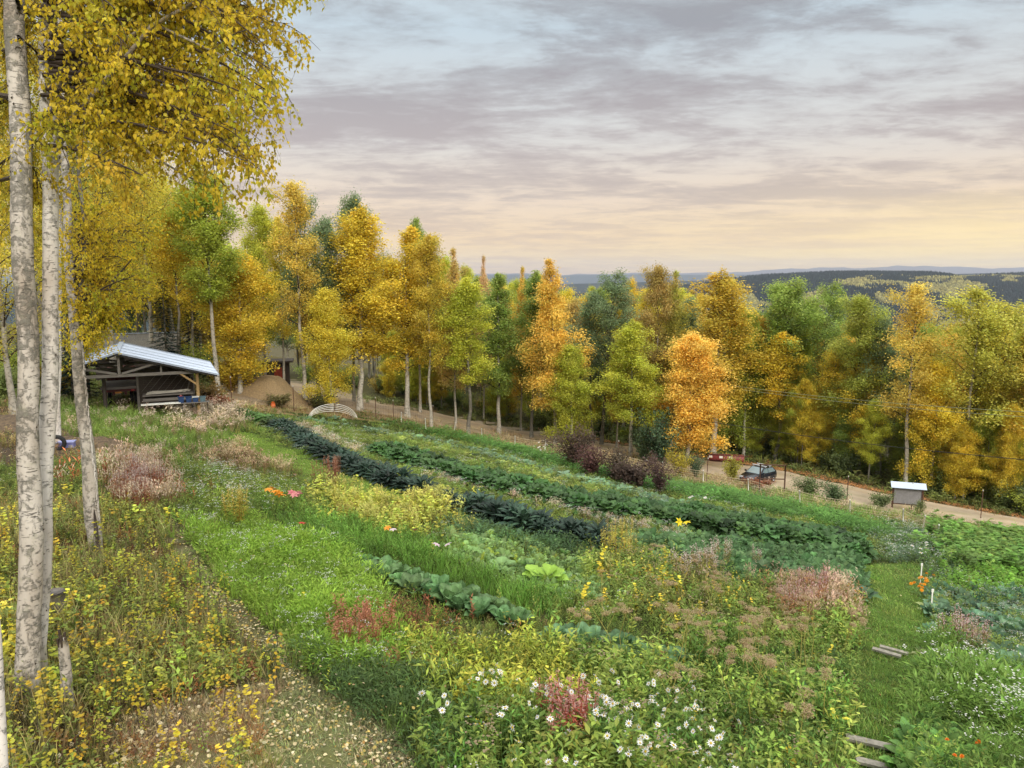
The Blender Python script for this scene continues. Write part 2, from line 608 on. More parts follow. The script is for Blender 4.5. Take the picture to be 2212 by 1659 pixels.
ROWS = [
 ('carrot', stroke([(860, 918), (1000, 948), (1150, 990), (1300, 1032), (1500, 1075), (1700, 1115), (1900, 1160)], 0), 1.1),
 ('bluerow', stroke([(640, 905), (800, 930), (950, 958), (1080, 990), (1250, 1035), (1450, 1090), (1600, 1120), (1800, 1160)], 0), .6),
 ('bluerow', stroke([(1040, 960), (1180, 990), (1300, 1020), (1400, 1040), (1500, 1058), (1650, 1085)], 0), .5),
 ('limerow', stroke([(780, 930), (900, 958), (1020, 985), (1150, 1025), (1300, 1068), (1450, 1108), (1560, 1130)], 0), .4),
 ('whiteweed', stroke([(960, 1042), (1100, 1075), (1250, 1115), (1330, 1140), (1440, 1165)], 0), .7),
 ('whiteweed', stroke([(640, 920), (720, 960), (800, 985)], 0), .8),
 ('carrot', stroke([(1480, 1062), (1600, 1085), (1750, 1120), (1900, 1150)], 0), .9),
]


def near_stroke(x, y, S):
    d = np.full(len(x), 1e9)
    for i in range(0, len(S)):
        d = np.minimum(d, (x - S[i, 0]) ** 2 + (y - S[i, 1]) ** 2)
    return np.sqrt(d)


def zone_of(x, y):
    """name of the zone at each ground point"""
    z = H(x, y)
    u, v, dep = proj(x, y, z)
    u = u + 9 * np.sin(x * 2.1 + y * 1.3) + 5 * np.sin(x * 5.3 - y * 4.1)
    v = v + 4 * np.sin(x * 1.7 - y * 2.3)
    res = np.full(len(x), 'forest', dtype=object)
    ev = np.interp(u, [p[0] for p in GARDEN_EDGE], [p[1] for p in GARDEN_EDGE])
    gard = (v > ev) & (u > -300)
    res[gard] = 'weeds'
    res[inside(u, v, STRAW) & ~gard] = 'straw'
    res[inside(u, v, STRAW) & ~gard & (u > 1620) & (np.sin(x * 1.1) * np.sin(y * .9) > -.35)] = 'bank'
    res[inside(u, v, YARD)] = 'yard'
    res[inside(u, v, [(190, 862), (395, 862), (400, 884), (300, 896), (200, 884)])] = 'shedfloor'
    rd = inside(u, v, ROAD)
    for name, S, w in ROWS:
        m = gard & (near_stroke(x, y, S) < w)
        res[m] = name
    order = ['under', 'litter_brown', 'front', 'wildmid', 'lilybed', 'squash', 'teal', 'cabbagebed', 'russet1', 'lime', 'russet2', 'flatkale', 'bank', 'dirt',
             'plume1', 'plume2', 'plume3', 'yarrow', 'redweed', 'yellowshrub', 'feather', 'darkedge', 'path_litter', 'path_litter2',
             'mown_strip', 'mown_strip2', 'edge_r', 'brassica_r', 'feather_r', 'squash_r', 'beans', 'celery', 'mown_right']
    for k in order:
        res[inside(u, v, Z[k])] = k
    res[rd] = 'road'
    res[dep < 1] = 'behind'
    return res, u, v, dep


# ------------------------------------------------------------------ ground sheet
GC = {'shedfloor': (.10, .065, .04), 'forest': (.10, .095, .04), 'weeds': (.045, .06, .02), 'straw': (.27, .19, .10), 'yard': (.36, .30, .22), 'road': (.33, .28, .21),
      'under': (.085, .06, .03), 'litter_brown': (.20, .155, .085), 'path_litter': (.16, .17, .07), 'path_litter2': (.16, .15, .08), 'dirt': (.09, .065, .045),
      'bank': (.06, .10, .025), 'mown_strip': (.12, .19, .03), 'mown_strip2': (.12, .19, .03), 'mown_right': (.09, .16, .025)}


def build_ground():
    n = 560
    a = np.linspace(-1, 1, n)
    xs = np.sinh(a * 6.6) / np.sinh(6.6) * 15000
    k = np.linspace(0, 1, n)
    ys = -60 + np.sinh(k * 6.4) / np.sinh(6.4) * 16000
    ys = np.sort(np.concatenate([np.arange(-60, 10, 5), np.arange(10, 110, .45), 110 + np.sinh(np.linspace(0, 1, 240) * 5.5) / np.sinh(5.5) * 15800]))
    xs = np.sort(np.concatenate([np.arange(-70, 75, .45), 75 + np.sinh(np.linspace(0, 1, 130) * 5.8) / np.sinh(5.8) * 15000, -70 - np.sinh(np.linspace(0.002, 1, 130) * 5.8) / np.sinh(5.8) * 15000]))
    X, Y = np.meshgrid(xs, ys)
    x = X.ravel(); y = Y.ravel()
    z = H(x, y)
    z = z + .03 * np.sin(x * 4.3) * np.sin(y * 3.9) * (np.hypot(x, y) < 200)
    zn, u, v, dep = zone_of(x, y)
    C = np.tile(np.array([.05, .06, .022]), (len(x), 1))
    for kk, c in GC.items():
        C[zn == kk] = c
    far = np.hypot(x, y) > 160
    C[far] = (.10, .085, .03)
    nx, ny = len(xs), len(ys)
    i = np.arange(ny - 1)[:, None] * nx; j = np.arange(nx - 1)[None]
    Q = np.stack([i + j, i + j + 1, i + nx + j + 1, i + nx + j], -1).reshape(-1, 4)
    b = Buf(); b.add(np.stack([x, y, z], -1), Q, C)
    tag(link("ground", b.mesh("ground", M_ground, True)), kind='structure')


build_ground()


def strip_sheet(name, far, near, mt, c, lift, nu=160, nv=19):
    """a thin sheet that follows the terrain between two photo polylines"""
    F = [gp(u, v) for u, v in far]; N = [gp(u, v) for u, v in near]

    def resample(P):
        P = np.array([[p.x, p.y] for p in P])
        d = np.concatenate([[0], np.cumsum(np.linalg.norm(np.diff(P, axis=0), axis=1))])
        t = np.linspace(0, d[-1], nu)
        return np.stack([np.interp(t, d, P[:, 0]), np.interp(t, d, P[:, 1])], -1)
    A = resample(N); B = resample(F)
    wob = .35 * np.sin(np.linspace(0, 40, nu)) + .2 * np.sin(np.linspace(0, 97, nu))
    dirn = (B - A) / np.linalg.norm(B - A, axis=1)[:, None]
    A = A - dirn * wob[:, None] * .6; B = B + dirn * np.roll(wob, 17)[:, None] * .6
    t = np.linspace(0, 1, nv)
    G = A[None] * (1 - t)[:, None, None] + B[None] * t[:, None, None]
    x = G[..., 0].ravel(); y = G[..., 1].ravel()
    z = H(x, y) + lift
    tt = np.repeat(t, nu)
    z = z - (lift + .10) * ((tt < .01) | (tt > .99))
    i = np.arange(nv - 1)[:, None] * nu; j = np.arange(nu - 1)[None]
    Q = np.stack([i + j, i + j + 1, i + nu + j + 1, i + nu + j], -1).reshape(-1, 4)
    rut = 1 + .13 * np.cos(tt * 4 * math.pi + .8 + .5 * np.sin(x * .2)) + .10 * fbm(x, y, .6, 31) * .5 + .08 * fbm(x, y, 2.6, 32) * .5
    mid = np.exp(-((tt - .5) / .09) ** 2)[:, None] * (.4 + .3 * fbm(x, y, .8, 33))[:, None].clip(0, .8)
    CC = np.array(c)[None] * rut[:, None]
    CC = CC * (1 - mid * .6) + np.array([[.17, .17, .07]]) * mid * .6
    b = Buf(); b.add(np.stack([x, y, z], -1), Q, np.clip(CC, .02, .8))
    return tag(link(name, b.mesh(name, mt, True)), kind='structure')


M_road = attr_mat("gravel_road", nscale=3.0, amt=.18, bmp=.25, bd=.02)
strip_sheet("road", ROAD_FAR, ROAD_NEAR, M_road, (.42, .34, .24), .10)
strip_sheet("gravel_yard", [(470, 822), (560, 818), (700, 830), (790, 866), (1000, 905), (1240, 948)],
            [(480, 876), (560, 880), (690, 882), (790, 890), (1000, 928), (1235, 962)], M_road, (.36, .28, .19), .08)

# ------------------------------------------------------------------ distant hills and mountains
def ridge(name, D0, D1, prof, zlow, seed, colf, nx=260, nd=60, amp=10, mt=M_hill, umax=2700, umin=-300, jag=0.0):
    """hill whose skyline at depth D1 follows prof (u -> v); front slope comes down to zlow at depth D0"""
    r = np.random.default_rng(seed)
    us = np.linspace(umin, umax, nx)
    pv = np.interp(us, [p[0] for p in prof], [p[1] for p in prof])
    xs = []; ys = []; zs = []
    ph = r.uniform(0, 6.28, 12)
    for k in range(nd + 8):
        f = k / nd
        D = D0 + (D1 - D0) * f
        a = (us * 1024 / 2212 - 512) / FPX
        X = a * D1 * (.82 + .18 * min(f, 1.0)) + 0 * us
        Yv = np.full(nx, D)
        crest = np.array([ray(u, v)[2] for u, v in zip(us, pv)]) * D1
        if f <= 1:
            g = f ** .8
            Zv = zlow + (crest - zlow) * (g * .55 + .45 * (3 * g * g - 2 * g ** 3))
        else:
            Zv = crest - (f - 1) * (D1 - D0) * .25
        w = min(1, max(0, (1 - f) * 6)) * min(1, f * 4)
        nse = 0
        for q in range(6):
            kx = (q + 1) * 2.2 / (D1 * .35)
            nse = nse + np.sin(X * kx + ph[q] + 1.7 * np.sin(D * kx * .8 + ph[q + 3])) * amp / (q + 1)
        Zv = Zv + nse * w
        if jag:
            Zv = Zv + (jag * r.normal(0, 1, nx)) * (f > .97)
        xs.append(X); ys.append(Yv); zs.append(Zv)
    x = np.concatenate(xs); y = np.concatenate(ys); z = np.concatenate(zs)
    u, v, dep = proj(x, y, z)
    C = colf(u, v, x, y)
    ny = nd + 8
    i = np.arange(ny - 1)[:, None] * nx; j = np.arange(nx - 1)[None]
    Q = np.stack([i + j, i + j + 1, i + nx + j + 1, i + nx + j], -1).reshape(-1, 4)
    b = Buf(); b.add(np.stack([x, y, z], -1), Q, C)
    o = tag(link(name, b.mesh(name, mt, True)), kind='structure')
    return o, (x, y, z, u, v, C)


SPRUCE = np.array([.016, .034, .040]); ASPEN = np.array([.27, .25, .09]); GRN = np.array([.10, .12, .05])
YP = [[(1795, 610), (1860, 604), (1960, 616), (2015, 630), (2010, 640), (1930, 636), (1860, 625)],
      [(1880, 632), (1960, 645), (2060, 655), (2110, 672), (2200, 700), (2200, 760), (2050, 740), (1990, 680), (1900, 655)],
      [(1990, 612), (2090, 608), (2130, 622), (2060, 636), (2120, 650), (2220, 690), (2100, 670), (2020, 645)],
      [(2160, 603), (2190, 602), (2195, 612), (2165, 612)], [(1960, 605), (2090, 601), (2080, 606), (1970, 610)],
      [(1560, 640), (1620, 640), (1660, 668), (1690, 700), (1740, 640), (1780, 620), (1800, 660), (1750, 720), (1560, 760)],
      [(1840, 600), (2300, 598), (2300, 601), (1850, 603)]]


def hill_col(u, v, x, y):
    n = fbm(x, y, .006, 3) + .6 * fbm(x, y, .03, 4)
    uu = u + 8 * fbm(x, y, .012, 5); vv = v + 3 * fbm(x, y, .015, 6)
    yel = np.zeros(len(u), bool)
    for p in YP:
        yel |= inside(uu, vv, p)
    yel = (yel & (n > -.75)) | (n > 1.9)
    C = np.where(yel[:, None], ASPEN[None], SPRUCE[None])
    return C * (1 + .15 * np.sin(n * 7))[:, None]


hillA, hd = ridge("hill", 1500, 3300, [(-300, 640), (1100, 640), (1200, 642), (1350, 631), (1480, 619), (1560, 606), (1640, 597), (1780, 591), (1960, 592), (2060, 600), (2120, 596), (2212, 592), (2700, 590)],
                  -215, 11, hill_col, nx=420, nd=110, amp=11)
hillB, hb = ridge("hill", 3800, 5200, [(-300, 614), (1200, 614), (1500, 606), (1900, 596), (2050, 592), (2212, 588), (2700, 585)], -225, 12, hill_col, nx=200, nd=40, amp=10)
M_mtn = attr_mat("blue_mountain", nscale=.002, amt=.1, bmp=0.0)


def mprof(seed, base, amp, u0=-300, u1=2700, n=160, env=None):
    r = np.random.default_rng(seed); us = np.linspace(u0, u1, n)
    v = base + amp * (.5 * np.sin(us * .021 + 1) + .35 * np.sin(us * .047 + 2) + .25 * np.sin(us * .11)) + r.normal(0, amp * .13, n)
    if env: v = v + np.interp(us, *env)
    return list(zip(us, v))


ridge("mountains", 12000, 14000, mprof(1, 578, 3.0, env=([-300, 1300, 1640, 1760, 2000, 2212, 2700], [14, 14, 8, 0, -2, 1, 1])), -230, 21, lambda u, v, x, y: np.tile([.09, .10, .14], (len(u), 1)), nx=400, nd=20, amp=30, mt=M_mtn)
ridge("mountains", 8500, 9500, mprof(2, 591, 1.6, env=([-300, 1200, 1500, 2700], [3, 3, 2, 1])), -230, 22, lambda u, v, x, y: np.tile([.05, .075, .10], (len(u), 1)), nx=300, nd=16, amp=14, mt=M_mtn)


def far_wood():
    x, y, z, u, v, C = hd
    N = 62000
    w = np.ones(len(x)); w[(u < 1150) | (u > 2350)] = 0.02
    w *= (y > 1700)
    sel = rng.choice(len(x), N, p=w / w.sum())
    P = np.stack([x[sel] + rng.uniform(-7, 7, N), y[sel] + rng.uniform(-9, 9, N), z[sel] - .5], -1)
    cc = hill_col(*proj(P[:, 0], P[:, 1], P[:, 2])[:2], P[:, 0], P[:, 1])
    yel = cc[:, 0] > .1
    k = 4
    th = np.arange(k) * 2 * math.pi / k
    cone = np.concatenate([np.stack([np.cos(th), np.sin(th), 0 * th], -1), [[0, 0, 1]]])
    F = [np.array([[i, (i + 1) % k, k] for i in range(k)])]
    egg = np.concatenate([np.stack([.5 * np.cos(th), .5 * np.sin(th), 0 * th], -1), np.stack([np.cos(th), np.sin(th), 0 * th + .5], -1), [[0, 0, 1]]])
    FE = [np.array([[i, (i + 1) % k, k + (i + 1) % k, k + i] for i in range(k)]), np.array([[k + i, k + (i + 1) % k, 2 * k] for i in range(k)])]
    b = Buf()
    s = rng.uniform(.7, 1.25, N)
    col_v = cc * rng.uniform(.55, 1.35, N)[:, None]
    for msk, (V, FF), wdt, hgt in ((~yel, (cone, F), 3.6, 13), (yel, (egg, FE), 4.5, 10)):
        m = msk
        scatter(b, P[m], (V, FF, np.ones((len(V), 1))), rotm(rng.uniform(0, 6, m.sum()), np.zeros(m.sum())),
                np.stack([s[m] * wdt, s[m] * wdt, s[m] * hgt], -1), col_v[m])
    o = link("far_forest", b.mesh("far_forest", M_hill))
    tag(o, "far spruce and yellow aspen forest covering the distant hillside", "forest", kind='stuff')


far_wood()


def valley_wood():
    """the wooded slope falling away beyond the first trees, down to the valley"""
    N = 26000
    s = rng.uniform(0, 1, N) ** 1.6 * 1450 + 150
    a = rng.uniform(-.15, .85, N)
    x = a * s; y = s
    k = 5
    z = H(x, y)
    th = np.arange(k) * 2 * math.pi / k
    egg = np.concatenate([np.stack([.5 * np.cos(th), .5 * np.sin(th), 0 * th], -1), np.stack([np.cos(th), np.sin(th), 0 * th + .45], -1), np.stack([.6 * np.cos(th + .4), .6 * np.sin(th + .4), 0 * th + .8], -1), [[0, 0, 1]]])
    FE = [np.array([[r * k + i, r * k + (i + 1) % k, (r + 1) * k + (i + 1) % k, (r + 1) * k + i] for r in (0, 1) for i in range(k)]), np.array([[2 * k + i, 2 * k + (i + 1) % k, 3 * k] for i in range(k)])]
    n = fbm(x, y, .012, 9)
    pal = np.array([[.42, .25, .06], [.45, .22, .06], [.30, .27, .07], [.03, .05, .03], [.14, .16, .05]])
    ci = np.where(n > .5, 0, np.where(n > -.1, 2, np.where(n > -.7, 4, 3)))
    ci = np.where(rng.random(N) < .25, rng.integers(0, 5, N), ci)
    C = pal[ci] * rng.uniform(.6, 1.3, N)[:, None]
    sc = rng.uniform(.7, 1.2, N)
    w = np.where(ci == 3, 1.6, 2.6) * sc
    b = Buf()
    scatter(b, np.stack([x, y, z - 1], -1), (egg, FE, np.ones((len(egg), 1))), rotm(rng.uniform(0, 6, N), rng.uniform(-.08, .08, N)), np.stack([w, w, 11 * sc], -1), C)
    tag(link("valley_forest", b.mesh("valley_forest", M_hill)), "autumn birch and spruce forest on the slope falling to the valley", "forest", kind='stuff')


valley_wood()

# ------------------------------------------------------------------ trees
LEAF = (np.array([[0, 0, 0], [.36, .45, .06], [0, 1, 0], [-.36, .45, .06]], float), [np.array([[0, 1, 2, 3]])], np.ones((4, 1)))
HEX = (np.array([[0, 0, 0], [.38, .2, .05], [.46, .55, .08], [0, 1.05, 0], [-.46, .55, .08], [-.38, .2, .05]], float),
       [np.array([[0, 1, 2, 3], [0, 3, 4, 5]])], np.ones((6, 1)))


def rand_rot(r, n, lo=-1.2, hi=1.0):
    return rotm(r.uniform(0, 2 * math.pi, n), r.uniform(lo, hi, n), r.uniform(-.9, .9, n))


PROFS = {
 'cone': ([0, .12, .35, .7, .88, 1], [.7, .95, 1, .68, .34, .06]),
 'oval': ([0, .2, .5, .8, .93, 1], [.55, .9, 1, .75, .4, .1]),
 'dome': ([0, .15, .45, .8, 1], [.75, 1, .95, .72, .3]),
 'column': ([0, .1, .5, .8, 1], [.7, .95, 1, .62, .08]),
 'spire': ([0, .15, .45, .68, .85, 1], [.7, 1, .85, .5, .26, .05]),
}


def tree_meshes(key, seed, Ht=15., cb=.35, Rad=2.3, prof='cone', nl=46, leaves=7000, ls=.15, stems=1, bark=None, trunk_r=.15, spread=.32, gaps=.22, lean=0.0):
    r = np.random.default_rng(seed)
    if ls > .1: leaves = int(leaves * 4.0); cb *= .85; ls *= .80
    tb = Buf(); cb_ = Buf()
    LP = []; LC = []
    for si in range(stems):
        off = np.array([0, 0.]) if stems == 1 else np.array([math.cos(si * 2.4), math.sin(si * 2.4)]) * .35
        hh = Ht * (1 if si == 0 else r.uniform(.82, .97))
        n = 12
        zz = np.linspace(0, hh, n)
        sway = np.cumsum(r.normal(0, .05, (n, 2)), 0) * (Ht / 15)
        sway[:2] = 0
        P = np.stack([off[0] + sway[:, 0] + off[0] * zz / hh * 2.2 + lean * zz, off[1] + sway[:, 1] + off[1] * zz / hh * 2.2, zz], -1)
        rad = trunk_r * (1 - .93 * (zz / hh) ** .8) * (1 if si == 0 else .8)
        rad[0] *= 1.25
        tb.tube(P, rad, 8, (1, 1, 1), 0)
        nlb = nl // stems + 4
        for i in range(nlb):
            f = (i + r.uniform(0, 1)) / nlb
            if r.random() < .13: continue
            z0 = hh * (cb + (1 - cb) * f * .985)
            c0 = np.array([np.interp(z0, zz, P[:, 0]), np.interp(z0, zz, P[:, 1]), z0])
            L = 1.22 * Rad * np.interp(f, *PROFS[prof]) * r.uniform(.6, 1.25)
            az = i * 2.4 + r.uniform(-.5, .5)
            el = R(44 + 26 * f + r.uniform(-14, 14))
            d = np.array([math.cos(az) * math.cos(el), math.sin(az) * math.cos(el), math.sin(el)])
            m = 5
            tt = np.linspace(0, 1, m)
            pts = c0 + d * (tt * L)[:, None]
            pts[:, 2] -= L * .14 * tt ** 2.2
            tb.tube(pts, np.linspace(.035, .008, m) * Ht / 15 * (1.3 - f * .6), 4, (.8, .8, .8), 1, cap=False)
            nsb = 4 + int(L * 2.2)
            for q in range(nsb):
                tq = r.uniform(.28, 1.0)
                if r.random() < gaps: continue
                c1 = c0 + d * (tq * L); c1[2] -= L * .14 * tq ** 2.2
                sd_ = d + r.normal(0, .7, 3); sd_ /= np.linalg.norm(sd_)
                sl = L * .3 * r.uniform(.5, 1.2) * (1.1 - .4 * tq) + .15
                e = c1 + sd_ * sl; e[2] -= sl * .15
                if r.random() < .5:
                    tb.tube(np.array([c1, (c1 + e) / 2 + [0, 0, .03], e]), [.012, .009, .004], 3, (.7, .7, .7), 1, cap=False)
                LP.append((c1, e, L))
    per = max(4, leaves // len(LP))
    nC = len(LP)
    A = np.array([a for a, e, l in LP]); E = np.array([e for a, e, l in LP])
    t = r.uniform(.1, 1.12, (nC, per, 1))
    pos = A[:, None] * (1 - t) + E[:, None] * t + r.normal(0, spread * .75, (nC, per, 3)) * np.array([1, 1, .95]) * (.35 + .65 * np.minimum(1, np.array([l for a_, e_, l in LP]) / 1.5))[:, None, None]
    cf = r.uniform(.75, 1.25, (nC, 1)) * r.uniform(.75, 1.25, (nC, per))
    hue = np.clip(r.normal(0, .12, (nC, 1)) + r.normal(0, .08, (nC, per)), -.35, .35)
    CC = np.stack([cf * (1 + hue * .25), cf * (1 - hue * .15), cf * (1 - hue * .2)], -1)
    keep = (r.random((nC, per)) < np.clip(np.array([l for a_, e_, l in LP]) / 1.25, .3, 1)[:, None]).ravel()
    pos = pos.reshape(-1, 3)[keep]; CC = CC.reshape(-1, 3)[keep]
    n = len(pos)
    scatter(cb_, pos, LEAF, rand_rot(r, n), r.uniform(.65, 1.3, n) * ls, CC.reshape(-1, 3))
    tm = tb.mesh(key + "_trunk", [bark or M_bark, M_twig], True)
    cm = cb_.mesh(key + "_crown", M_leaf)
    return tm, cm, Ht, Rad


TP = {}
TP['cone1'] = tree_meshes('cone1', 1, prof='cone', Rad=2.5)
TP['cone2'] = tree_meshes('cone2', 2, prof='cone', Rad=2.2, cb=.28, nl=54, leaves=8500)
TP['oval1'] = tree_meshes('oval1', 3, prof='oval', Rad=2.4, cb=.4)
TP['oval2'] = tree_meshes('oval2', 4, prof='oval', Rad=2.6, cb=.3, bark=M_bark_grey, leaves=9000)
TP['dome1'] = tree_meshes('dome1', 5, prof='dome', Rad=2.9, cb=.38, nl=56, leaves=10000, stems=2, bark=M_bark_grey)
TP['dome2'] = tree_meshes('dome2', 6, prof='dome', Rad=2.8, cb=.32, nl=56, leaves=10000, stems=2)
TP['col1'] = tree_meshes('col1', 7, prof='column', Rad=1.6, cb=.3)
TP['col2'] = tree_meshes('col2', 8, prof='column', Rad=1.7, cb=.38, bark=M_bark_grey)
TP['spire1'] = tree_meshes('spire1', 9, prof='spire', Rad=2.3, cb=.2, nl=60, leaves=9000)
TP['spire2'] = tree_meshes('spire2', 10, prof='spire', Rad=2.1, cb=.25, nl=60, leaves=7500, gaps=.3)
TP['low1'] = tree_meshes('low1', 11, prof='oval', Rad=2.5, cb=.10, nl=60, leaves=9500, Ht=11)
TP['egg1'] = tree_meshes('egg1', 12, prof='dome', Rad=2.5, cb=.13, nl=70, leaves=13000, Ht=11, gaps=.08)
TP['high1'] = tree_meshes('high1', 13, prof='oval', Rad=2.5, cb=.52, nl=44, leaves=8500)
TP['high2'] = tree_meshes('high2', 14, prof='dome', Rad=2.2, cb=.55, nl=36, leaves=5500, bark=M_bark_grey)
TP['thin1'] = tree_meshes('thin1', 15, prof='oval', Rad=1.9, cb=.42, nl=40, leaves=3600, gaps=.35)
TP['near1'] = tree_meshes('near1', 16, prof='oval', Rad=2.6, cb=.22, nl=60, leaves=30000, ls=.075, Ht=13)
TP['near2'] = tree_meshes('near2', 17, prof='dome', Rad=3.0, cb=.30, nl=60, leaves=34000, ls=.075, Ht=14)


def spruce_meshes(seed, Ht=12, Rad=1.9):
    r = np.random.default_rng(seed); tb = Buf(); cbuf = Buf()
    tb.tube(np.array([[0, 0, 0], [0, 0, Ht * .5], [0, 0, Ht]]), [.15, .09, .01], 7)
    pts = []; dirs = []
    for i in range(150):
        f = i / 150
        z0 = .06 * Ht + f * Ht * .93
        L = Rad * (1 - f) ** .85 * r.uniform(.75, 1.15) + .1
        az = i * 2.4 + r.uniform(-.3, .3)
        for t in np.arange(.15, 1.0, .09 / max(.5, L) * 1.6):
            for s in (-1, 1):
                pts.append([math.cos(az) * L * t, math.sin(az) * L * t, z0 - L * .28 * t + .1 * L * t * t])
                dirs.append((az - math.pi / 2 + s * r.uniform(.3, .9), r.uniform(-.4, .1)))
    pts = np.array(pts); dirs = np.array(dirs); n = len(pts)
    V = LEAF[0] * np.array([.55, 1, 1])
    scatter(cbuf, pts, (V, LEAF[1], LEAF[2]), rotm(dirs[:, 0], dirs[:, 1]), r.uniform(.3, .55, n), np.ones((n, 3)) * r.uniform(.6, 1.3, n)[:, None])
    return tb.mesh("spruce_trunk", M_bark_grey), cbuf.mesh("spruce_crown", M_leaf), Ht, Rad


TP['spruce'] = spruce_meshes(31)

GOLD = (.76, .60, .07); YEL = (.80, .68, .09); ORG = (.84, .60, .12); OLV = (.40, .46, .07); YG = (.58, .60, .08)
GRY = (.25, .33, .16); GRNT = (.32, .42, .09); DKG = (.13, .19, .07); PINK = (.74, .52, .26); TAN = (.56, .42, .13); SPR = (.025, .05, .035)


def put_tree(key, base, h, w, color, label, cat="birch tree", group=None, name="birch_tree", rz=None, lean=0.0):
    tm, cm, Ht, Rad = TP[key]
    o = thing(name, label, cat, base, rng.uniform(0, 6.28) if rz is None else rz, group)
    if lean:
        o.rotation_euler = (0, lean, 0)
    o.scale = (w / Rad, w / Rad, h / Ht)
    a = link("trunk", tm, o)
    k = rng.uniform(.92, 1.08)
    c = link("crown", cm, o, color=(color[0] * k, color[1] * k, color[2] * k))
    return o


def photo_tree(u, vb, vt, hw, key, color, label, drop=.25, **kw):
    p, d = hit(u, vb)
    b = Vector((p[0], p[1], Hf(p[0], p[1]) - drop))
    rt = ray(u, vt)
    k = p[1] / rt[1]
    h = rt[2] * k - b.z
    w = hw * d / FPX * 1024 / 2212 * 1.28
    return put_tree(key, b, h, w, color, label, **kw)


# u, v of the base, v of the top, half width, build, colour, label
FRONT = [
 (390, 842, 468, 55, 'high2', GOLD, "slim orange gold birch on a pale bare stem rising behind the open shed"),
 (472, 862, 392, 80, 'high1', OLV, "tall olive green birch with a long bare white trunk right of the shed"),
 (520, 852, 560, 78, 'low1', GOLD, "bushy golden tree with low branches behind the white trunk right of the shed"),
 (575, 840, 455, 48, 'oval2', YG, "yellow green birch at the back of the gravel yard left of the dirt pile"),
 (615, 846, 470, 40, 'cone1', YEL, "yellow birch standing behind the dirt pile"),
 (660, 868, 402, 52, 'thin1', (.74, .57, .11), "thin crowned tall yellow birch whose top stands above its neighbours right of the dirt pile"),
 (700, 862, 450, 62, 'dome1', GRY, "grey green broad poplar beside the tall thin yellow birch"),
 (765, 868, 436, 52, 'oval2', GRY, "darker grey green poplar behind the golden tree at the hoops"),
 (778, 886, 442, 78, 'cone2', GOLD, "big golden birch with a white trunk beside the white hoops"),
 (717, 888, 640, 52, 'low1', YEL, "low bright yellow birch over the middle of the white hoops"),
 (880, 902, 488, 52, 'col1', GOLD, "narrow deep gold birch left of the start of the netting fence"),
 (908, 892, 474, 42, 'cone1', GRNT, "green topped birch rising behind two gold birches"),
 (932, 922, 520, 48, 'oval1', (.64, .50, .07), "brownish gold birch behind the first netting posts"),
 (985, 925, 536, 34, 'spire2', (.72, .54, .18), "narrow birch with a thin pinkish gold tip above the netting fence"),
 (1012, 940, 600, 44, 'col2', YG, "yellow green birch with a drooping lower crown behind the fence"),
 (1045, 905, 552, 22, 'spire2', PINK, "small salmon pink birch top standing alone against the sky"),
 (1078, 938, 590, 42, 'col1', GRNT, "slender fresh green birch with dark base behind the fence"),
 (1125, 930, 576, 26, 'spire2', ORG, "thin orange tipped birch behind the slender green birch"),
 (1148, 946, 586, 38, 'col2', GRNT, "green birch left of the orange spire shaped birch"),
 (1200, 962, 556, 58, 'spire1', ORG, "bright orange spire shaped birch with a thin salmon tip"),
 (1235, 972, 760, 50, 'low1', YG, "low lime green birch in front of the orange spire shaped birch"),
 (1288, 960, 612, 68, 'dome1', GRY, "wide grey green willow like tree in the middle of the row"),
 (1332, 968, 668, 26, 'spire2', GOLD, "narrow golden birch in front of the grey green wide tree"),
 (1362, 988, 690, 58, 'cone2', YG, "lime green birch left of the small orange tree"),
 (1412, 962, 586, 46, 'oval1', TAN, "tan orange birch with thin brown tip behind the lime green one"),
 (1450, 966, 584, 34, 'spire2', (.60, .58, .13), "pale yellow green pointed birch right of the tan birch"),
 (1484, 1000, 740, 72, 'egg1', (.86, .61, .13), "small egg shaped bright orange birch standing by the gravel road"),
 (1540, 984, 582, 84, 'cone2', (.70, .54, .08), "large pointed amber birch right behind the small orange birch"),
 (1606, 986, 690, 50, 'low1', OLV, "low olive yellow birch above the red tank"),
 (1690, 990, 628, 72, 'high1', GRNT, "tall green birch with a pale double stem behind the car"),
 (1745, 986, 636, 58, 'dome1', GRNT, "dense green two stemmed birch right of the double stem birch"),
 (1835, 1026, 650, 58, 'oval1', (.44, .47, .09), "olive birch with mottled white trunk between green birches"),
 (1795, 1010, 800, 46, 'low1', YG, "low yellow green birch in front of the olive birch"),
 (1900, 1030, 680, 55, 'dome2', GRY, "grey green birch left of the leaning orange birch"),
 (1954, 1062, 622, 54, 'thin1', (.80, .62, .13), "leaning birch with thin orange crown and long white trunk above the notice board"),
 (2010, 1068, 800, 52, 'low1', GOLD, "low gold birch on dark stems right of the notice board"),
 (2082, 1072, 642, 92, 'dome2', (.56, .54, .10), "broad yellow olive birch with white lower trunk at the right of the row"),
 (2140, 1080, 830, 60, 'low1', YEL, "bright yellow lower birch beside the broad yellow olive birch"),
 (2205, 1090, 735, 62, 'oval2', (.70, .58, .10), "yellow birch cut by the right edge of the photo"),
]
for f in FRONT:
    u, vb, vt, hw, key, c, lab = f
    photo_tree(u, vb, vt, hw, key, c, lab)

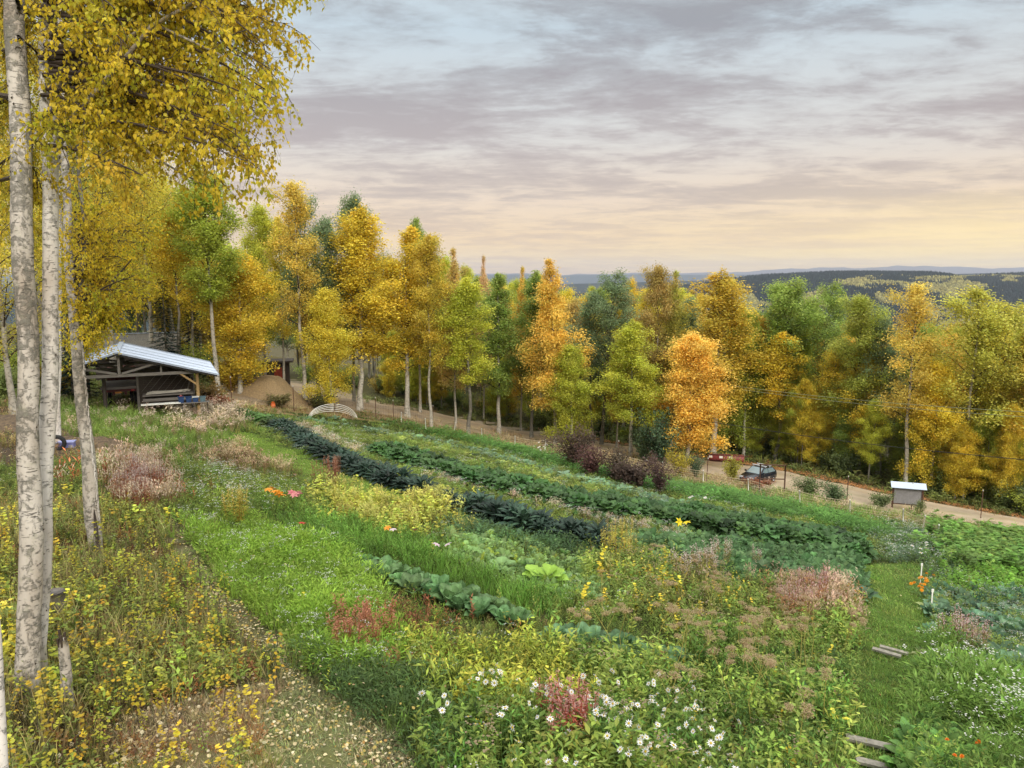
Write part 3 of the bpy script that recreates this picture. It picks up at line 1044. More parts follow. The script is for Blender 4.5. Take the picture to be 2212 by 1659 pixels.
# lower nearer trees hanging in front at the left
photo_tree(30, 900, 330, 110, 'near1', (.66, .57, .08), "yellow green birch thicket tree seen left of the thick white trunk")
photo_tree(330, 830, 300, 95, 'near2', (.72, .58, .07), "gold crowned birch rising behind the roof of the open shed")
photo_tree(250, 850, 120, 110, 'near1', (.56, .50, .07), "tall green gold birch behind the leaning trunk at the left")
photo_tree(110, 880, 60, 130, 'near2', (.54, .50, .07), "tall green gold birch filling the sky behind the white trunks")
photo_tree(-60, 1000, -100, 150, 'near2', (.72, .60, .08), "yellow birch at the far left edge of the photo")
photo_tree(440, 800, 480, 60, 'near1', GOLD, "gold birch peeping between the shed birches")
for u, vb, vt, hw, lab in ((365, 845, 600, 38, "dark spruce behind the shed roof"), (160, 865, 560, 40, "dark spruce behind the leaning birch trunk"), (60, 850, 700, 30, "small dark spruce between the thick trunks")):
    photo_tree(u, vb, vt, hw, 'spruce', SPR, lab, cat="spruce", name="spruce_tree")

SKY_U = [-100, 0, 300, 450, 520, 560, 600, 650, 700, 800, 850, 930, 1000, 1100, 1200, 1250, 1300, 1400, 1450, 1600, 1640, 1700, 1790, 1830, 1900, 2000, 2100, 2212, 2400]
SKY_V = [200, 250, 320, 430, 500, 480, 475, 480, 480, 485, 505, 540, 580, 602, 608, 618, 614, 612, 616, 640, 705, 672, 715, 700, 720, 700, 690, 715, 715]


def backfill():
    pal = [GOLD, YEL, OLV, YG, GRNT, ORG, TAN, GRY, GOLD, YG]
    keys = ['cone1', 'cone2', 'oval1', 'oval2', 'col1', 'col2', 'high1', 'high2', 'low1', 'thin1', 'dome2', 'spire1']
    placed = 0; tries = 0; pts = []
    while placed < 285 and tries < 9000:
        tries += 1
        s = rng.uniform(30, 125); t = rng.uniform(-105, 70)
        x = .644 * s + .766 * t; y = .766 * s - .644 * t
        if y < 30: continue
        z = Hf(x, y)
        u, v, dep = [float(k) for k in proj(x, y, z)]
        if u < -150 or u > 2400: continue
        lim = np.interp(u, [-150, 130, 480, 520, 790, 1250, 1500, 1700, 1900, 2212, 2400], [860, 850, 828, 812, 826, 938, 966, 1000, 1040, 1105, 1140])
        if v > lim: continue
        if any((x - a) ** 2 + (y - b) ** 2 < 3.4 for a, b in pts): continue
        r1, r2 = ray(u, float(np.interp(u, SKY_U, SKY_V)) + rng.uniform(0, 1) ** 1.6 * 55), None
        hmax = r1[2] / r1[1] * y - z
        if hmax < 5: continue
        h = min(hmax, rng.uniform(15, 22))
        pts.append((x, y))
        key = keys[rng.integers(len(keys))]
        c = pal[rng.integers(len(pal))]
        w = rng.uniform(2.1, 3.3) * min(1, h / 12)
        if rng.random() < .035:
            put_tree('spruce', (x, y, z - .2), h * .75, 1.5, SPR, "dark spruce standing among the autumn birches behind the front row", "spruce", "spruces deep in the birch wood", "spruce_tree")
        else:
            cn = {id(GOLD): 'golden', id(YEL): 'yellow', id(OLV): 'olive green', id(YG): 'yellow green', id(GRNT): 'green', id(ORG): 'orange', id(TAN): 'tan', id(GRY): 'grey green'}[id(c)]
            wh = ['behind the open shed', 'behind the gravel yard and dirt pile', 'behind the white hoops', 'behind the first white fence posts', 'behind the orange spire birch', 'behind the small orange egg shaped birch', 'behind the parked car', 'behind the leaning orange birch', 'behind the notice board'][int(np.searchsorted([480, 650, 800, 1080, 1300, 1560, 1780, 1930], u))]
            put_tree(key, (x, y, z - .2), h, w, c, f"{cn} birch deep in the wood {wh}", "birch tree", f"{cn} birches {wh}")
        placed += 1


backfill()


def edge_trees():
    n = 0
    while n < 52:
        u = rng.uniform(700, 2260)
        lim = np.interp(u, [700, 790, 1250, 1500, 1700, 1900, 2212, 2400], [848, 858, 944, 974, 1006, 1050, 1112, 1145])
        p = gp(u, lim - abs(rng.normal(0, 9)) - 2)
        if p.y > 110 or 1440 < u < 1530: continue
        nm, c = [('lime', YG), ('lime', YG), ('yellow', YEL), ('fresh green', GRNT), ('olive', OLV), ('golden', GOLD)][rng.integers(6)]
        wh = ['behind the white hoops', 'behind the first netting posts', 'under the orange spire birch', 'left of the small orange birch', 'around the parked car', 'around the notice board'][int(np.searchsorted([860, 1100, 1280, 1560, 1830], u))]
        put_tree(['low1', 'egg1', 'oval2'][rng.integers(3)], (p.x, p.y, p.z - .2), rng.uniform(5, 9), rng.uniform(1.3, 2.1), c, f"young {nm} birch at the edge of the wood {wh}", "birch tree", f"young {nm} birches {wh}")
        n += 1


edge_trees()


# shrubs and young trees at the foot of the wood
def bush_meshes(seed, n=2400, ls=.09, h=1.5, rad=.9, round_=False):
    r = np.random.default_rng(seed); b = Buf(); st = Buf()
    for i in range(16):
        az = r.uniform(0, 6.28); ln = r.uniform(.6, 1) * h; sp = r.uniform(.1, .9) * rad
        e = np.array([math.cos(az) * sp, math.sin(az) * sp, ln])
        st.tube(np.array([[0, 0, 0], e * [.35, .35, .55], e]), [.014, .01, .004], 4, (1, 1, 1), 0, False)
        m = n // 16
        t = r.uniform(.25, 1.05, (m, 1))
        P = e * np.array([1, 1, 1]) * t * np.concatenate([t ** .4, t ** .4, np.ones_like(t)], 1) + r.normal(0, .11, (m, 3))
        P[:, 2] = np.maximum(P[:, 2], .03)
        cf = r.uniform(.75, 1.2) * r.uniform(.65, 1.35, (m, 1)) * np.ones((1, 3))
        scatter(b, P, HEX if round_ else LEAF, rand_rot(r, m), r.uniform(.6, 1.3, m) * ls, cf)
    return st.mesh("bush_stems", M_twig), b.mesh("bush_leaves", M_leaf)


BM = [bush_meshes(41), bush_meshes(42, 3000, .085, 1.9, 1.1), bush_meshes(43, 2200, .1, 1.3, 1.2, True)]


def put_bush(x, y, h, w, color, label, group=None, name="shrub", k=None, cat="shrub"):
    st, lv = BM[rng.integers(len(BM))] if k is None else BM[k]
    o = thing(name, label, cat, (x, y, Hf(x, y) - .05), rng.uniform(0, 6.28), group)
    o.scale = (w, w, h / 1.5)
    link("stems", st, o)
    link("foliage", lv, o, color=color)
    return o


def foot_shrubs():
    n = 0
    while n < 150:
        u = rng.uniform(-20, 2300)
        lim = np.interp(u, [-150, 130, 480, 520, 790, 1250, 1500, 1700, 1900, 2212, 2400], [872, 862, 832, 826, 846, 944, 974, 1006, 1050, 1112, 1145])
        v = lim - abs(rng.normal(0, 16)) - 2
        if 130 < u < 470 and v > 835: continue
        p = gp(u, v)
        if p.y > 110: continue
        c = [(.24, .30, .09), (.17, .22, .08), (.30, .34, .09), GRNT, OLV, (.55, .42, .09)][rng.integers(6)]
        wh = ['at the far left under the trees', 'beside the gravel yard', 'behind the white hoops and first fence posts', 'under the green birches behind the netting', 'behind the brown shrubs', 'near the red tank', 'across the road from the gate frame', 'across the road around the notice board'][int(np.searchsorted([450, 760, 1000, 1200, 1480, 1640, 1850], u))]
        cw = 'golden brown' if c[0] > .4 else 'olive' if c == OLV else 'green'
        put_bush(p.x, p.y, rng.uniform(1.2, 3.2), rng.uniform(1.1, 2.2), c, f"{cw} shrub at the wood edge {wh}", f"{cw} shrubs {wh}")
        n += 1


foot_shrubs()
for u, v, h, w, c, lab in [
    (1235, 1012, 2.6, 2.2, (.125, .085, .06), "wide dark red brown shrub, leftmost of the row by the fence"),
    (1275, 1030, 2.3, 1.7, (.15, .075, .065), "reddest of the brown shrubs touching the leftmost wide one"),
    (1330, 1044, 2.5, 1.5, (.12, .09, .06), "tall brown shrub with upright spikes in the middle of the brown row"),
    (1368, 1056, 2.2, 1.6, (.13, .09, .07), "bushy brown shrub just right of the spiky one"),
    (1425, 1068, 2.0, 1.2, (.13, .08, .07), "isolated round purple brown shrub at the right end of the brown row"),
    (1428, 1008, 4.2, 2.6, (.085, .14, .07), "large dark green rounded shrub by the road below the orange birch"),
    (1392, 1000, 2.6, 1.8, (.11, .16, .07), "dark green shrub left of the large rounded dark shrub"),
    (1468, 1030, 1.8, 1.3, (.50, .42, .05), "small yellow leaved shrub beside the gravel road"),
    (1502, 1034, 1.7, .9, (.12, .18, .09), "small green shrub right of the yellow one by the road"),
    (1580, 1040, 2.3, 1.2, (.40, .38, .06), "yellow green sapling bush left of the parked car"),
    (1745, 1074, 1.8, 1.6, (.18, .24, .09), "grey green bush behind the netting right of the gate frame"),
    (1800, 1086, 1.6, 1.6, (.16, .23, .10), "low grey green bush right of the metal post by the road"),
    (1900, 1098, 1.4, 1.0, (.20, .25, .10), "small grey green weedy bush left of the notice board"),
    (1640, 1056, 1.0, 1.4, (.36, .15, .08), "reddish low bush in front of the parked car"),
    (1985, 1112, 1.2, .8, (.18, .22, .08), "small bush right of the notice board"),
    (500, 846, 3.0, 2.2, (.55, .36, .05), "golden bush right of the shed eave"),
    (450, 880, 2.2, 1.8, (.30, .20, .07), "brownish tall weed bush at the right post of the shed"),
    (468, 888, 1.5, 1.3, (.36, .13, .07), "red weed bush at the foot of the bare white trunk"),
    (690, 882, 1.6, 1.8, (.16, .18, .06), "green bush at the left foot of the white hoops"),
    (600, 878, 1.3, 1.6, (.22, .20, .08), "sparse olive bush on the edge of the gravel yard")]:
    p = gp(u, v)
    put_bush(p.x, p.y, h, w, c, lab)

# ------------------------------------------------------------------ the near birches on the left
def near_trunk_mesh(name, pts, rad, mt, seed, k=18, burl=.06):
    """a birch stem through world points: knobbly, with scars"""
    r = np.random.default_rng(seed)
    pts = np.array([list(p) for p in pts], float); rad = np.array(rad, float)
    d = np.concatenate([[0], np.cumsum(np.linalg.norm(np.diff(pts, axis=0), axis=1))])
    n = max(20, int(d[-1] / .09))
    t = np.linspace(0, d[-1], n)
    P = np.stack([np.interp(t, d, pts[:, i]) for i in range(3)], -1)
    P[:, :2] += .012 * np.sin(t * 2.1 + seed)[:, None]
    rr = np.interp(t, d, rad)
    b = Buf(); b.tube(P, rr, k, (1, 1, 1), 0, True)
    V = b.V[0]
    ph = r.uniform(0, 6.28, 6)
    for i in range(n):
        th = np.arange(k) * 2 * math.pi / k
        m = 1 + burl * (.5 * np.sin(th * 2 + t[i] * 1.3 + ph[0]) + .4 * np.sin(th * 3 - t[i] * 3.1 + ph[1]) + .35 * np.sin(t[i] * 9 + th + ph[2]))
        V[i * k:(i + 1) * k] = P[i] + (V[i * k:(i + 1) * k] - P[i]) * m[:, None]
    for q in range(int(d[-1] * 5)):       # branch scars and curled bark
        i = r.integers(2, n - 3); a = r.uniform(0, 6.28)
        c = P[i] + rr[i] * np.array([math.cos(a), math.sin(a), 0])
        L = rr[i] * r.uniform(.12, .3)
        b.tube(np.array([c - [0, 0, L * .5], c + [math.cos(a) * L * .35, math.sin(a) * L * .35, 0], c + [0, 0, L * .5]]), [L * .1, L * .35, L * .08], 6, (1, 1, 1), 1 if r.random() < .6 else 0)
    return b.mesh(name, [mt, M_twig], True)


M_leaf_near = leaf_mat("birch_leaf_near", .55, .45, .3)
GREENY = np.array([.46, .47, .04]); YELLO = np.array([.70, .54, .04]); AMBER = np.array([.66, .46, .05]); BRN = np.array([.46, .29, .05])


def hanging_boughs(name, starts, targets, leaf, parent, seed, nsec=12, nter=5, nleaf=8, seclen=.9, terlen=.42, pal=None, drop=.35):
    r = np.random.default_rng(seed)
    wood = Buf(); pos = []; cc = []
    pal = [np.array(q) for q in (pal if pal is not None else [GREENY, YELLO, AMBER, YELLO])]
    for S, T in zip(starts, targets):
        S = np.array(S); T = np.array(T)
        n = 8; tt = np.linspace(0, 1, n)
        mid = (S + T) / 2 + np.array([0, 0, .25 * np.linalg.norm(T - S) * .4]) + r.normal(0, .12, 3)
        P = ((1 - tt) ** 2)[:, None] * S + (2 * tt * (1 - tt))[:, None] * mid + (tt ** 2)[:, None] * T
        L = np.linalg.norm(T - S)
        wood.tube(P, np.linspace(.012 + .008 * L, .004, n), 6, (1, 1, 1), 0, False)
        tone = pal[r.integers(len(pal))]
        for i in range(nsec):
            t = .22 + .78 * (i + r.random()) / nsec
            c = np.array([np.interp(t, tt, P[:, k]) for k in range(3)])
            dr = (T - S) / L
            d = dr * r.uniform(.3, 1) + r.normal(0, .55, 3); d[2] -= drop * .6
            d /= np.linalg.norm(d)
            sl = seclen * r.uniform(.5, 1.15) * (1.15 - .5 * t)
            m = 5; uu = np.linspace(0, 1, m)
            Q = c + d * (uu * sl)[:, None]; Q[:, 2] -= drop * sl * uu ** 2
            wood.tube(Q, np.linspace(.007, .002, m), 4, (1, 1, 1), 0, False)
            for j in range(nter):
                tj = r.uniform(.2, 1.0)
                c2 = np.array([np.interp(tj, uu, Q[:, k]) for k in range(3)])
                d2 = d * .5 + r.normal(0, .6, 3); d2[2] -= drop; d2 /= np.linalg.norm(d2)
                tl = terlen * r.uniform(.5, 1.2)
                e = c2 + d2 * tl; e[2] -= .12 * tl
                wood.tube(np.array([c2, e]), [.003, .0015], 3, (1, 1, 1), 0, False)
                tone2 = tone * .6 + pal[r.integers(len(pal))] * .4
                for q in range(nleaf):
                    f = (q + r.random()) / nleaf
                    pos.append(c2 + (e - c2) * f + r.normal(0, .018, 3))
                    cc.append(tone2 * r.uniform(.65, 1.3))
    pos = np.array(pos); cc = np.array(cc); n = len(pos)
    fb = Buf()
    V = np.array([[0, 0, 0], [.34, .28, .05], [.30, .52, .07], [0, 1, .0], [-.30, .52, .07], [-.34, .28, .05]], float)
    F = [np.array([[0, 1, 2, 3], [0, 3, 4, 5]])]
    # leaves hang: local +y points mostly downwards
    Rm = rotm(r.uniform(0, 6.28, n), r.normal(-1.15, .5, n), r.uniform(-1.2, 1.2, n))
    scatter(fb, pos, (V, F, np.ones((6, 1))), Rm, r.uniform(.7, 1.25, n) * leaf, cc)
    w = link("boughs", wood.mesh(name + "_boughs", M_twig), parent)
    l = link("crown", fb.mesh(name + "_crown", M_leaf_near), parent, color=(1, 1, 1))
    return w, l


def near_birch(label, stem, mt, seed, name="birch_tree"):
    """stem: (u, v, depth, width in photo units) from the foot up"""
    P = []; W = []
    for u, v, d, w in stem:
        P.append(at(u, v, d)); W.append(w * d / FPX * 1024 / 2212 / 2)
    base = P[0].copy()
    o = thing(name, label, "birch tree", base)
    P2 = [p - base for p in P]
    # root flare below the ground
    P2 = [P2[0] + Vector((0, 0, -.35))] + P2; W = [W[0] * 1.15] + W
    tr = link("trunk", near_trunk_mesh("near_birch_trunk", P2, W, mt, seed), o)
    return o, base


pB1, dB1 = hit(62, 1500)
o1, b1 = near_birch("thickest grey white birch trunk at the far left with dark scars",
                    [(62, 1500, dB1, 50), (64, 1300, dB1, 45), (66, 1100, dB1 + .03, 44), (60, 800, dB1 + .1, 42), (46, 400, dB1 + .25, 40), (38, 150, dB1 + .4, 41), (30, -60, dB1 + .5, 40), (22, -420, dB1 + .7, 36)], M_bark_near, 3)
o2, b2 = near_birch("bright white birch trunk standing just right of the thickest one",
                    [(86, 1400, dB1 + .45, 27), (94, 1200, dB1 + .5, 31), (103, 900, dB1 + .6, 32), (112, 600, dB1 + .7, 31), (107, 400, dB1 + .8, 31), (104, 200, dB1 + .9, 32), (103, 0, dB1 + 1.0, 32), (100, -400, dB1 + 1.2, 30)], M_bark_bright, 5)
p3, d3 = hit(122, 962)
o3, b3 = near_birch("thin straight white birch stem behind the two thick trunks",
                    [(122, 962, d3, 15), (124, 800, d3, 14), (126, 500, d3, 14), (122, 200, d3 + .4, 12), (120, -50, d3 + .6, 10)], M_bark_bright, 6)
p4, d4 = hit(207, 1192)
o4, b4 = near_birch("leaning birch with peeling white strip and hollow dark foot",
                    [(207, 1192, d4, 26), (201, 1120, d4, 30), (196, 1050, d4, 29), (180, 900, d4, 26), (168, 760, d4, 24), (160, 690, d4, 22), (150, 560, d4 + .1, 19), (142, 400, d4 + .2, 16), (136, 200, d4 + .4, 14), (130, -60, d4 + .6, 11)], M_bark_near, 8)
p5, d5 = hit(184, 868)
o5, b5 = near_birch("dark grey birch stem behind the leaning one beside the shed",
                    [(184, 868, d5, 16), (178, 760, d5, 15), (172, 600, d5, 13), (160, 450, d5, 11), (150, 300, d5, 9)], M_bark_grey, 9)
o6, b6 = near_birch("white birch stem cut by the lower left corner of the photo",
                    [(16, 1760, 6.2, 26), (8, 1640, 6.2, 24), (0, 1540, 6.25, 21), (-12, 1380, 6.3, 19), (-30, 1200, 6.4, 17)], M_bark_bright, 10)

# hollow and peeling bark at the foot of the leaning birch
bb = Buf()
for i, (u, v, w, h) in enumerate([(212, 1190, 9, 60), (208, 1150, 6, 50)]):
    a = at(u - w / 2, v, d4 - .17) - b4; c = at(u + w / 2, v - h, d4 - .16) - b4
    bb.tube(np.array([list(at(u, v + 8, d4 - .13) - b4), list(at(u - 2, v - h * .4, d4 - .15) - b4), list(at(u - 5, v - h, d4 - .13) - b4)]), [.05, .04, .006], 7, (1, 1, 1), 0)
link("hollow", bb.mesh("hollow_scar", M_wood_dark, True), o4)
bb = Buf(); rr_ = np.random.default_rng(5)
for v in range(720, 1130, 7):
    uu = np.interp(v, [720, 900, 1050, 1120], [176, 191, 209, 214]) + rr_.uniform(-2.5, 1)
    hh = rr_.uniform(8, 20)
    p = [list(at(uu, v + hh * .5, d4 - .07) - b4), list(at(uu + rr_.uniform(0, 2), v, d4 - .09) - b4), list(at(uu, v - hh * .5, d4 - .07) - b4)]
    bb.tube(np.array(p), [.004, rr_.uniform(.008, .026), .004], 5, (1, 1, 1), 0)
link("peeling_bark", bb.mesh("peeling_bark", M_bark_bright, True), o4)

# overhanging boughs of the two thick birches
BND_V = [-120, 0, 60, 110, 170, 230, 300, 360, 400, 460]
BND_U = [690, 668, 655, 630, 600, 640, 605, 575, 535, 390]


def bough_targets(n, seed, umin=110, vmax=400, vmin=-130, dlo=-1.8, dhi=1.6, d0=10.6):
    r = np.random.default_rng(seed); S = []; T = []
    while len(T) < n:
        v = r.uniform(vmin, vmax); um = np.interp(v, BND_V, BND_U)
        u = um - (um - umin) * (r.random() ** 1.15 if len(T) % 3 else r.random() * .22)
        dep = d0 + r.uniform(dlo, dhi)
        if v > 300 and u < 300: continue
        vs = v - r.uniform(20, 190) * (u - 60) / 400 - 20
        S.append(at(100 + r.uniform(-20, 20), vs, dB1 + .7) - b2); T.append(at(u - 12, v - 12, dep) - b2)
    return S, T


S, T = bough_targets(74, 11)
hanging_boughs("overhang", S, T, .066, o2, 12, nsec=12, nter=6, nleaf=8, seclen=.75, terlen=.40, pal=[GREENY * 1.1, YELLO * 1.15, YELLO, AMBER * 1.1, YELLO])
# pale limbs of the second birch
lb = Buf()
for pts, w in (([(108, 210, 11.2), (150, 150, 11.0), (190, 70, 10.8), (205, 0, 10.7), (225, -80, 10.6)], [.055, .05, .045, .04, .03]),
               ([(118, 300, 11.2), (175, 235, 10.6), (250, 150, 10.2), (330, 55, 9.9), (420, 5, 9.7), (520, -30, 9.6)], [.05, .045, .035, .028, .02, .012]),
               ([(118, 330, 11.2), (190, 215, 10.8), (270, 290, 10.4), (350, 350, 10.2), (440, 400, 10.0)], [.035, .03, .022, .015, .008]),
               ([(140, 180, 11.0), (260, 90, 10.3), (330, 50, 10.0), (480, 120, 9.7), (560, 180, 9.6)], [.03, .026, .02, .013, .006])):
    Pn = np.array([list(at(*p) - b2) for p in pts])
    d = np.linspace(0, 1, len(Pn)); t = np.linspace(0, 1, 16)
    Pn = np.stack([np.interp(t, d, Pn[:, k]) for k in range(3)], -1)
    lb.tube(Pn, np.interp(t, d, w), 8)
link("limb", lb.mesh("birch_limb", M_bark_near, True), o2)
# foliage of the first birch, to the left and above
S = []; T = []
r_ = np.random.default_rng(21)
for i in range(34):
    u, v = r_.uniform(-140, 100), r_.uniform(-150, 520)
    S.append(at(40, v - 60, dB1 + .3) - b1); T.append(at(u, v, dB1 + r_.uniform(.8, 3.5)) - b1)
hanging_boughs("first_birch", S, T, .055, o1, 22, nsec=9, nter=5, nleaf=7, seclen=.6, terlen=.35)
# leaning birch: the fork and its bright low boughs in front of the shed trees
S = []; T = []
for i in range(40):
    v = r_.uniform(440, 735); um = np.interp(v, [440, 560, 640, 735], [300, 345, 345, 250])
    u = r_.uniform(165, um); S.append(at(162, v + r_.uniform(0, 70), d4) - b4); T.append(at(u, v, d4 + r_.uniform(-1.5, 2.5)) - b4)
hanging_boughs("leaning_birch", S, T, .062, o4, 23, nsec=9, nter=6, nleaf=8, seclen=.75, terlen=.42, pal=[YELLO * 1.1, GREENY * 1.15, YELLO * 1.2, np.array([.66, .47, .04])], drop=.1)
fk = Buf()
for pts, w in (([(168, 745, d4), (185, 700, d4), (215, 650, d4 - .2), (250, 600, d4 - .4), (285, 560, d4 - .6)], [.07, .06, .04, .025, .012]),
               ([(166, 700, d4), (180, 560, d4 + .2), (182, 480, d4 + .3), (170, 380, d4 + .3), (165, 250, d4 + .4)], [.06, .055, .05, .04, .03])):
    Pn = np.array([list(at(*p) - b4) for p in pts]); fk.tube(Pn, w, 8)
link("limb", fk.mesh("fork_limb", M_bark_grey, True), o4)
S = []; T = []
for i in range(16):
    v = r_.uniform(0, 430); u = r_.uniform(100, 330)
    S.append(at(124, v + 30, d3) - b3); T.append(at(u, v, d3 + r_.uniform(-4, 3)) - b3)
hanging_boughs("third_birch", S, T, .07, o3, 24, nsec=12, nter=6, nleaf=8, seclen=2.0, terlen=.9, pal=[GREENY, YELLO, OLV, AMBER])
S = []; T = []
for i in range(16):
    v = r_.uniform(250, 640); u = r_.uniform(90, 330)
    S.append(at(165, v + 40, d5) - b5); T.append(at(u, v, d5 + r_.uniform(-4, 4)) - b5)
hanging_boughs("fifth_birch", S, T, .11, o5, 25, nsec=12, nter=6, nleaf=8, seclen=2.6, terlen=1.2, pal=[np.array(GOLD), YELLO, np.array(OLV), AMBER])

# snag, stump and the things lying under the birches
p, d = hit(147, 1530)
sn = thing("broken_snag", "short broken grey birch snag standing among yellow saplings", "snag", p)
b = Buf(); b.tube(np.array([[0, 0, -.2], [0, 0, .15], [.01, .01, .5], [.0, .02, .88], [.02, 0, 1.0]]), [.09, .08, .07, .065, .04], 12)
link("trunk", b.mesh("snag", M_bark_near, True), sn)
b = Buf()
for a in range(5):
    b.beam((.04 * math.cos(a * 1.3), .04 * math.sin(a * 1.3), .9), (.05 * math.cos(a * 1.3), .05 * math.sin(a * 1.3), 1.02 + .05 * (a % 3)), .02, .03)
link("splinters", b.mesh("splinters", M_twig), sn)
p, d = hit(122, 1352)
st = thing("tree_stump", "old grey sawn tree stump beside the thick birch trunks", "stump", p)
b = Buf(); b.tube(np.array([[0, 0, -.2], [0, 0, .05], [0, 0, .45], [.02, 0, .62]]), [.26, .21, .17, .165], 16)
link("trunk", b.mesh("stump", M_wood_grey, True), st)
b = Buf(); b.tube(np.array([[.02, 0, .621], [.02, 0, .632]]), [.155, .15], 16); link("cut_top", b.mesh("cut_top", M_wood_grey, True), st)

M_lilac = simple("lilac_plastic", (.20, .21, .46), .45, var=.08)
p, d = hit(144, 966)
bx = thing("storage_box", "pale violet blue plastic box lying on the bank behind the birches", "box", p, .3); bx.scale = (.75, .75, .75)
b = Buf(); b.box((-.42, -.26, 0), (.42, .26, .3)); link("body", b.mesh("box_body", M_lilac), bx)
b = Buf(); b.box((-.46, -.3, .302), (.46, .3, .36)); b.box((-.38, -.22, .362), (.38, .22, .375)); link("lid", b.mesh("box_lid", simple("lilac_lid", (.33, .36, .62), .4, var=.05)), bx)
p, d = hit(124, 972)
tb_ = Buf(); th = np.linspace(0, 2 * math.pi, 25)
tb_.tube(np.stack([.34 * np.cos(th), .1 * np.cos(th), .36 + .34 * np.sin(th)], -1), .11, 10, cap=False)
tag(link("old_tyre", tb_.mesh("tyre", M_black, True), loc=p), "black tyre standing beside the violet box behind the white trunk", "tyre").scale = (.8, .8, .8)

# ------------------------------------------------------------------ the open shed
SX = np.array([.9, .43]); SX = SX / np.linalg.norm(SX); SY = np.array([-SX[1], SX[0]])
p, d = hit(262, 893)
SH0 = Vector((p[0], p[1], Hf(p[0], p[1]) - .05))
sh_rz = math.atan2(SX[1], SX[0])
shed = thing("open_shed", "open sided timber shed with bright metal gable roof at the edge of the trees", "shed", SH0, sh_rz)
ZR, ZE_R, ZE_L, AR, AL, DP = 4.45, 2.72, 3.65, 6.1, -2.6, 9.0
ZR = (ray(262, 762)[2] * (SH0.y / ray(262, 762)[1])) - SH0.z


def roof_mesh():
    b = Buf()
    for (a0, z0, a1, z1) in ((0, ZR, AR, ZR - 1.75), (0, ZR, AL, ZR - .85)):
        n = 26
        for i in range(n):       # rolled ribs running down the slope
            y = i * DP / n - .4
            dx = a1 - a0
            V = []
            w = DP / n
            prof = [(0, 0), (w * .12, .045), (w * .3, .045), (w * .42, 0), (w, 0)]
            for (yy, hh) in prof:
                V.append([a0, y + yy, z0 + hh]); V.append([a1, y + yy, z1 + hh])
            F = np.array([[2 * k, 2 * k + 1, 2 * k + 3, 2 * k + 2] for k in range(len(prof) - 1)])
            b.add(np.array(V), F)
            b.add(np.array(V) - [0, 0, .03], F[:, ::-1])
    for y in (-.38, 1.4, 3.4, 5.6, 7.9, 8.5):      # lapped seams between the sheets
        for (a1, z1) in ((AR, ZR - 1.75), (AL, ZR - .85)):
            b.beam((a1 * .01, y, ZR + .05), (a1, y, z1 + .05), .045, .02, (1, 1, 1), 1)
    b.beam((AR + .01, -.4, ZR - 1.76), (AR + .01, DP - .6, ZR - 1.76), .03, .1, (1, 1, 1), 1)
    return b.mesh("roof", [M_roofmetal, simple('seam_grey', (.30, .34, .40), .6)])


link("roof", roof_mesh(), shed)
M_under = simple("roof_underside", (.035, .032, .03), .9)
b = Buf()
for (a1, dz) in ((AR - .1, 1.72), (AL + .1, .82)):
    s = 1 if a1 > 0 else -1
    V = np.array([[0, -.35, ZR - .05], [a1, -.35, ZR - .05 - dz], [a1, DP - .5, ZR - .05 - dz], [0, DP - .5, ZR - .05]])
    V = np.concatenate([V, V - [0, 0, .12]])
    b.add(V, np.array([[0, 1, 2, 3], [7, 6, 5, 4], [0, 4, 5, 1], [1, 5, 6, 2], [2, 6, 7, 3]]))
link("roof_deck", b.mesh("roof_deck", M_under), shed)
b = Buf(); b.box((-.16, -.42, ZR + .03), (.16, DP - .42, ZR + .07)); link("ridge_cap", b.mesh("ridge_cap", M_roofmetal), shed)
zc_ = 2.55
b = Buf()
for y0 in (.1, 4.2, 8.0):
    b.beam((AL + .1, y0, zc_), (AR - 1.0, y0, zc_), .12, .2)
    b.beam((.05, y0 - .004, zc_ + .1), (.05, y0 - .004, ZR - .18), .16, .16)
    b.beam((.2, y0 - .09, zc_ + .12), (2.5, y0 - .09, zc_ + .78), .08, .14)
    b.beam((-.1, y0 - .09, zc_ + .12), (-2.3, y0 - .09, zc_ + .62), .08, .14)
    b.beam((2.55, y0, zc_ + .1), (2.55, y0, ZR - .9), .10, .12)
    b.beam((4.1, y0, zc_ + .1), (4.1, y0, ZR - 1.3), .10, .12)
link("truss", b.mesh("truss", M_wood_grey), shed)
for (a, y0, mt_, w) in ((-2.35, .1, M_wood_grey, .24), (-.95, 1.4, M_wood_dark, .26), (4.75, .1, M_wood_new, .24), (1.0, 3.5, M_wood_grey, .2), (-2.35, 8, M_wood_grey, .2), (4.75, 8, M_wood_grey, .2), (4.55, 4.2, M_wood_grey, .2)):
    b = Buf(); b.tube(np.array([[a, y0, -.5], [a, y0, 1.2], [a, y0, zc_ - .1]]), [w / 2, w / 2.1, w / 2.3], 8)
    link("post", b.mesh("post", mt_, True), shed)
b = Buf(); b.beam((4.7, .1, 1.7), (3.7, .1, zc_ - .06), .1, .12); b.beam((4.72, .25, 1.75), (4.72, 1.2, zc_ - .06), .1, .12)
link("brace", b.mesh("brace", M_wood_new), shed)
# plank partition with diagonal boards, at the back of the right bay
b = Buf(); r_ = np.random.default_rng(3)
for i in range(17):
    z0 = .1 + i * .145
    b.box((1.05, 3.6 + .01 * (i % 2), z0), (4.6, 3.65 + .01 * (i % 2), z0 + .135), m=0)
link("partition", b.mesh("partition", M_wood_dark), shed)
b = Buf()
for i in range(7):
    x0 = 1.2 + i * .5; b.beam((x0, 3.55, .9), (min(x0 + 1.1, 4.6), 3.52 - .002 * i, 2.2), .1, .025)
link("leaning_boards", b.mesh("leaning_boards", M_wood_grey), shed)


def shed_pt(a, y, z):
    return SH0 + Vector((SX[0] * a + SY[0] * y, SX[1] * a + SY[1] * y, z))


